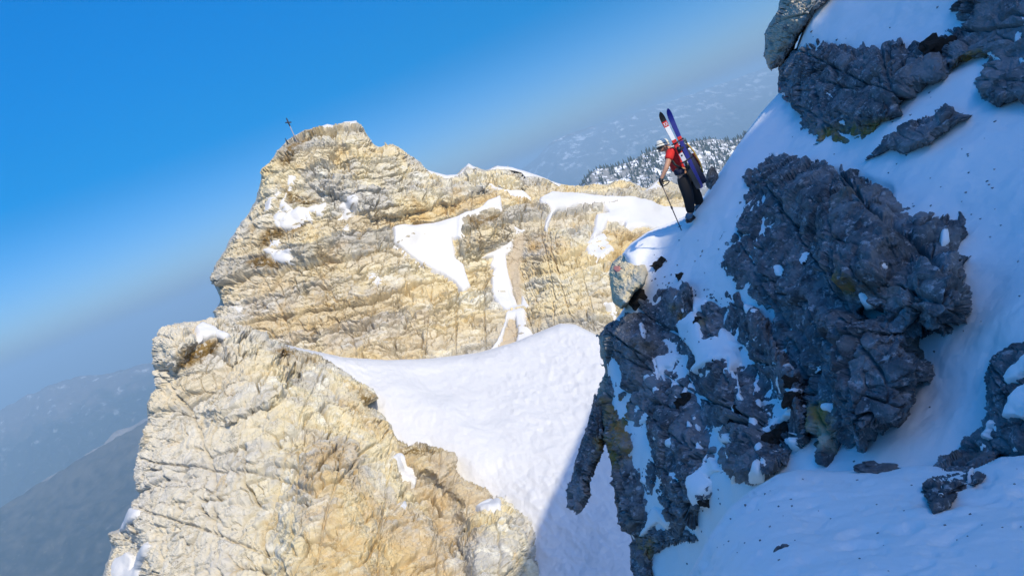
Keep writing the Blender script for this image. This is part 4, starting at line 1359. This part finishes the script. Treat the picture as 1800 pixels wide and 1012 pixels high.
hat = loft("hat", [ring_at(-.024, .132, .116, shift=.01), ring_at(-.018, .134, .118, shift=.01), ring_at(.012, .117, .104), ring_at(.05, .113, .100), ring_at(.078, .098, .088), ring_at(.096, .07, .06), ring_at(.102, .03, .026)], M_HAT, body)
loft("hat_band", [ring_at(.010, .120, .107), ring_at(.022, .1185, .106)], M_BAND, hat, True)
gl = skin_mesh("sunglasses", [(hc + hfw * .03 + hsd * .098 - hax * .042, (.014, .008)), (hc + hfw * .088 + hsd * .062 - hax * .045, (.026, .012)), (hc + hfw * .104 - hax * .045, (.022, .012)),
                              (hc + hfw * .088 - hsd * .062 - hax * .045, (.026, .012)), (hc + hfw * .03 - hsd * .098 - hax * .042, (.014, .008))], [(0, 1), (1, 2), (2, 3), (3, 4)], M_BLACK, body, subdiv=1)
for s_ in (-1, 1):
    lump("ear", hc + hsd * .098 * s_ - hax * .055 - hfw * .012, 0.026, M_SKIN, seed=3 + s_, detail=2, rough=.1, aspect=(.6, 1, .6), smooth=True, parent=body)


def glove(w, hnd, pole_dir):
    g = skin_mesh("glove", [(w.lerp(hnd, -.25), .040), (w.lerp(hnd, .5), .044), (hnd, (.046, .04))], [(0, 1), (1, 2)], M_BLACK, body)
    side = pole_dir.cross(Vector((0, 1, 0))).normalized()
    for k in range(4):
        base = hnd + pole_dir * (-.035 + .024 * k) + Vector((0, -.03, 0))
        ln = (.034, .038, .036, .030)[k]
        tube("finger", [base - side * .03, base - side * .005 - Vector((0, .018, 0)), base + side * ln * .8 - Vector((0, .014, 0)), base + side * ln + Vector((0, .014, 0))], [.012, .012, .011, .008], M_BLACK, g, 6)
    tube("thumb", [hnd + pole_dir * -.03 + side * .02, hnd + pole_dir * -.045 + side * .04 - Vector((0, .02, 0)), hnd + pole_dir * -.02 + side * .05 - Vector((0, .03, 0))], [.013, .012, .009], M_BLACK, g, 6)
    return g


hand1, tip1 = J(1161.8, 321, .21), J(1198, 405, .10)
hand2, tip2 = J(1201, 320, -.30), J(1212, 382, -.05)


def ski_pole(hand, tip, label):
    e = bpy.data.objects.new("ski_pole", None)
    C.objects.link(e)
    tag(e, label, "ski pole", "the skier's poles")
    dr = (tip - hand).normalized()
    top = hand - dr * 0.06
    tube("shaft", [top, tip], [.0105, .0085], M_STEEL, e)
    tube("grip", [top - dr * .02, top, top + dr * .13, top + dr * .15], [.012, .019, .017, .012], M_BLACK, e)
    sd_ = dr.cross(Vector((0, 1, 0))).normalized()
    if sd_.x < 0: sd_ = -sd_
    lp = [hand + sd_ * (.02 + .12 * math.sin(k * math.pi / 8)) + dr * (.04 - .07 * math.cos(k * math.pi / 8) * (0.5)) for k in range(9)]
    tube("strap", lp, .010, M_BLACK, e)
    k0 = tip - dr * .08
    tube("basket", [k0 - dr * .006, k0, k0 + dr * .006], [.012, .042, .012], M_BLACK, e, 12)
    kk = hand.lerp(tip, .52)
    tube("length_clamp", [kk - dr * .025, kk + dr * .025], .017, M_BLACK, e)
    return dr


d1 = ski_pole(hand1, tip1, "thin ski pole planted in front of the skier, held in his gloved near hand")
d2 = ski_pole(hand2, tip2, "ski pole half hidden behind the skier's legs")
glove(wrL, hand1, d1)
glove(wrR, hand2, d2)

# backpack
pk_ax = (J(1196, 256) - J(1222, 306)).normalized()
pk_back = Vector(RIGHT) - pk_ax * Vector(RIGHT).dot(pk_ax); pk_back.normalize()
pk_w = pk_ax.cross(pk_back)
pc = J(1211, 287)


def pack_ring(h, back, wid, off=0.0, n=20):
    out = []
    for k in range(n):
        a = k * 2 * math.pi / n
        c_, s_ = math.cos(a), math.sin(a)
        f = lambda x: math.copysign(abs(x) ** 0.6, x)
        out.append(pc + pk_ax * h + pk_back * (off + back * f(c_)) + pk_w * (wid * f(s_)))
    return out


pack = bpy.data.objects.new("backpack", None)
C.objects.link(pack)
tag(pack, "dark backpack with ochre straps on the skier's back carrying his skis", "backpack")
loft("pack_body", [pack_ring(-.44, .05, .09, .05), pack_ring(-.42, .08, .12, .05), pack_ring(-.25, .105, .15, .02), pack_ring(.02, .11, .16), pack_ring(.22, .095, .15, -.01), pack_ring(.27, .07, .11, -.01), pack_ring(.285, .03, .05, -.01)], M_NAVY, pack)
loft("top_lid", [pack_ring(.235, .11, .16, .0), pack_ring(.30, .115, .16, -.005), pack_ring(.345, .08, .12, -.01), pack_ring(.36, .03, .05, -.01)], M_NAVY, pack)
loft("rear_pocket", [[p + pk_back * .09 for p in pack_ring(-.16, .05, .11)], [p + pk_back * .105 for p in pack_ring(-.05, .06, .12)], [p + pk_back * .09 for p in pack_ring(.12, .05, .11)]], M_RUST, pack)
for (o1, w1) in ((.105, .15),):
    tube("ochre_strap", [pc + pk_ax * .32 + pk_back * o1 * .9 - pk_w * w1 * .8, pc + pk_ax * .15 + pk_back * (o1 + .02) - pk_w * w1, pc - pk_ax * .08 + pk_back * (o1 + .03) - pk_w * w1, pc - pk_ax * .26 + pk_back * o1 - pk_w * w1 * .9], .014, M_OCHRE, pack)
    tube("ochre_strap", [pc + pk_ax * .32 + pk_back * o1 * .9 + pk_w * w1 * .8, pc + pk_ax * .15 + pk_back * (o1 + .02) + pk_w * w1, pc - pk_ax * .08 + pk_back * (o1 + .03) + pk_w * w1, pc - pk_ax * .26 + pk_back * o1 + pk_w * w1 * .9], .014, M_OCHRE, pack)
for dy in (.13, -.13):
    tube("shoulder_strap", [J(1195, 262, dy), J(1184, 259.5, dy), J(1176, 264, dy * 1.05), J(1177, 276, dy * 1.25), J(1187, 290, dy * 1.4), J(1199, 297, dy * 1.3)], .022, M_BLACK, pack)
tube("haul_handle", [J(1202, 256), J(1201, 249), J(1205, 246), J(1208, 254)], .012, M_BLACK, pack)


# skis
def ski(top, tail, nrm, mats, bands, label, width=.092):
    e = bpy.data.objects.new("ski", None)
    C.objects.link(e)
    tag(e, label, "ski", "skis strapped to the backpack")
    ax_ = (top - tail); L = ax_.length; ax_.normalize()
    n_ = (nrm - ax_ * nrm.dot(ax_)).normalized()
    s_ = ax_.cross(n_)
    def w_at(t):
        w = width / 2 * (0.86 + 0.34 * (2 * t - 1) ** 2 * (1.0 if t > .5 else .6))
        if t > .90: w *= math.sqrt(max(0.02, 1 - ((t - .90) / .10) ** 2))
        if t < .03: w *= math.sqrt(max(0.1, 1 - ((.03 - t) / .03) ** 2))
        return w
    def lift(t):
        return (.075 * max(0, (t - .84) / .16) ** 2 + .02 * max(0, (.10 - t) / .10) ** 2)
    for (t0, t1, mt, nm) in bands:
        bm = bmesh.new()
        rings = []
        for t in np.linspace(t0, t1, max(3, int((t1 - t0) * 60))):
            c_ = tail + ax_ * L * t + n_ * lift(t)
            w = w_at(t); h = .011
            rings.append([bm.verts.new(c_ + s_ * a * w + n_ * b * h) for a, b in ((-1, -.6), (-.9, 1), (.9, 1), (1, -.6), (.9, -1), (-.9, -1))])
        for r0, r1 in zip(rings[:-1], rings[1:]):
            for k in range(6):
                bm.faces.new((r0[k], r0[(k + 1) % 6], r1[(k + 1) % 6], r1[k]))
        bm.faces.new(rings[0][::-1]); bm.faces.new(rings[-1])
        obj_bm(nm, bm, mt, e, False)
    return e, (lambda t, x, z: tail + ax_ * L * t + s_ * x + n_ * (lift(t) + .011 + z)), L


SK_BLACK = plain("black_ski_topsheet", (0.014, 0.016, 0.018), 0.35)
SK_WHITE = plain("white_ski_topsheet", (0.72, 0.74, 0.76), 0.35)
SK_RED = plain("red_ski_topsheet", (0.55, 0.02, 0.015), 0.35)
SK_BLUE = plain("blue_ski_base", (0.006, 0.012, 0.20), 0.35)
SK_GREY = plain("pale_grey_ski_panel", (0.55, 0.56, 0.62), 0.4)
to_cam = Vector(-FWD) + Vector(RIGHT) * -0.12
s1_top, s1_tail = J(1159.5, 199, .24), J(1229, 332, .30)
e1, at1, L1 = ski(s1_top, s1_tail, to_cam, None, [(0.0, .17, SK_BLACK, "tail"), (.17, .31, SK_BLACK, "heel_section"), (.31, .47, SK_GREY, "pale_panel"), (.47, .645, SK_RED, "red_section"), (.645, .815, SK_WHITE, "white_section"),
                                                  (.815, .885, SK_RED, "red_band"), (.885, 1.0, SK_BLACK, "tip")], "ski with black tip, red emblem band and white panel, nearer the skier's head")
# the white double chevron emblem on the red band, dark marks on the pale panel
bm = bmesh.new()
for (c0, sg) in ((-.019, 1), (.019, -1)):
    for side in (-1, 1):
        a0 = at1(.850, c0, .002); a1 = at1(.850 + sg * .022, c0 + side * .017, .002)
        tube_bm(bm, [a0, a1], .0052, 5)
        a1 = at1(.850 - sg * .022, c0 + side * .012, .002)
        tube_bm(bm, [a0, a1], .0042, 5)
obj_bm("emblem", bm, SK_WHITE, e1, False)
for (t_, x_, r_) in ((.44, 0.0, .014), (.345, .01, .018), (.335, -.014, .014)):
    tube("binding_mark", [at1(t_ - .008, x_, .002), at1(t_ + .008, x_, .002)], r_, SK_BLACK, e1, 6)
bnd = bmesh.new()
tube_bm(bnd, [at1(.49, 0, .012), at1(.52, 0, .03), at1(.545, 0, .012)], [.03, .036, .024], 8)
obj_bm("toe_binding", bnd, SK_BLACK, e1)
bnd = bmesh.new()
tube_bm(bnd, [at1(.27, 0, .012), at1(.31, 0, .04), at1(.325, 0, .012)], [.03, .036, .024], 8)
obj_bm("heel_binding", bnd, SK_BLACK, e1)
s2_top, s2_tail = J(1173, 193, .10), J(1233, 331, .20)
e2, at2, L2 = ski(s2_top, s2_tail, to_cam, None, [(0.0, .60, SK_BLUE, "running_base"), (.60, .655, SK_RED, "red_section"), (.655, 1.0, SK_BLUE, "tip")], "deep blue ski strapped behind the red and white one on the backpack", width=.088)
for t_ in (.36, .60):
    bm = bmesh.new()
    for (a0, a1) in ((-.075, .16),):
        tube_bm(bm, [at1(t_, a0, .004), at1(t_, 0, .016), at1(t_ + .01, a1, -.02)], .012, 6)
    obj_bm("ski_strap", bm, M_BLACK, pack)

# ------------------------------------------------------------------ on the far summit
SD = 197.0


def K(u, v, dy=0.0, d=SD):
    return Vector(unproj(u, v, d - dy))


M_GREYPOST = plain("weathered_post", (0.33, 0.29, 0.27), 0.6, 0, 0.2, 2)
M_DARKIRON = plain("dark_iron", (0.015, 0.018, 0.03), 0.6)
M_BLUEJ = plain("blue_jacket", (0.02, 0.12, 0.45), 0.8)
M_DARKJ = plain("dark_jacket", (0.012, 0.014, 0.03), 0.8)
base_c = Vector(peak.at(521, 247)) - UPW * 0.6
top_c = K(503.5, 208, d=float(base_c @ Vector(FWD)))
cr = bpy.data.objects.new("summit_cross", None)
cr.location = (0, 0, 0)
C.objects.link(cr)
tag(cr, "slender summit cross with pale post and dark head on the far peak", "cross")
axc = (top_c - base_c)
tube("post", [base_c, base_c + axc * .75], [.16, .12], M_GREYPOST, cr, 6)
tube("head_piece", [base_c + axc * .74, base_c + axc * .86, base_c + axc], [.17, .24, .17], M_DARKIRON, cr, 6)
arm = Vector((0.35, 1.0, 0)).normalized()
mid_c = base_c + axc * .86
tube("cross_arm", [mid_c - arm * 1.3, mid_c + arm * 1.3], .17, M_DARKIRON, cr, 6)
tube("guy_wire", [base_c + axc * .30, base_c + Vector((1.1, -.6, .35))], .05, M_GREYPOST, cr, 5)


def small_person(foot, coat, legs, label, sit=False):
    f = Vector(foot)
    X = Vector((1, 0, 0)); Z = UPW
    if sit:
        pel = f + Z * .25
        kn = [f + X * -.42 + Z * .45 + Vector((0, s * .12, 0)) for s in (-1, 1)]
        an = [f + X * -.60 + Z * .05 + Vector((0, s * .12, 0)) for s in (-1, 1)]
    else:
        pel = f + Z * .88
        kn = [f + Z * .47 + Vector((-.04, s * .12, 0)) for s in (-1, 1)]
        an = [f + Z * .06 + Vector((.02, s * .14, 0)) for s in (-1, 1)]
    ch = pel + Z * .42 - X * .05
    nk = ch + Z * .16; hd = nk + Z * .16 - X * .02
    sh = [ch + Z * .08 + Vector((0, s * .2, 0)) for s in (-1, 1)]
    el = [s_ + Vector((-.05, .06 * k, -.28)) for s_, k in zip(sh, (-1, 1))]
    wr = [e_ + Vector((-.14, 0, -.18)) for e_ in el]
    js = [(pel, .15), (ch, .18), (nk, .07), (hd, .12), (sh[0], .08), (el[0], .06), (wr[0], .05), (sh[1], .08), (el[1], .06), (wr[1], .05)]
    ed = [(0, 1), (1, 2), (2, 3), (1, 4), (4, 5), (5, 6), (1, 7), (7, 8), (8, 9)]
    for k in range(2):
        b0 = len(js)
        js += [(kn[k], .085), (an[k], .06), (an[k] + X * -.16 - Z * .02, .045)]
        ed += [(0, b0), (b0, b0 + 1), (b0 + 1, b0 + 2)]
    p = skin_mesh("person", js, ed, coat, subdiv=1)
    skin_mesh("trousers", [(pel - Z * .02, .16), (kn[0], .10), (an[0], .075), (kn[1], .10), (an[1], .075)], [(0, 1), (1, 2), (0, 3), (3, 4)], legs, p, subdiv=1)
    lump("head_wear", hd + Z * .05, .13, legs, seed=5, detail=2, rough=.05, smooth=True, parent=p)
    tag(p, label, "person")
    return p


small_person(Vector(peak.at(506, 252)) - UPW * .15 , M_DARKJ, M_DARKJ, "tiny dark figure standing on the edge left of the summit cross")
small_person(Vector(peak.at(514, 247)) - UPW * .1, M_BLUEJ, M_DARKJ, "tiny figure in blue sitting at the foot of the summit cross", sit=True)
cairn = bpy.data.objects.new("cairn", None)
C.objects.link(cairn)
tag(cairn, "small cairn on the shoulder right of the far summit", "cairn")
b_ = Vector(peak.at(680, 262))
for k in range(5):
    lump("stone", b_ + UPW * (.1 + .34 * k), .48 - .07 * k, M_PEAK, seed=300 + k, detail=2, aspect=(1, .6, 1), axes=np.stack([X0, np.array((0, 0, 1.0)), np.array((0, -1.0, 0))], 0), parent=cairn)
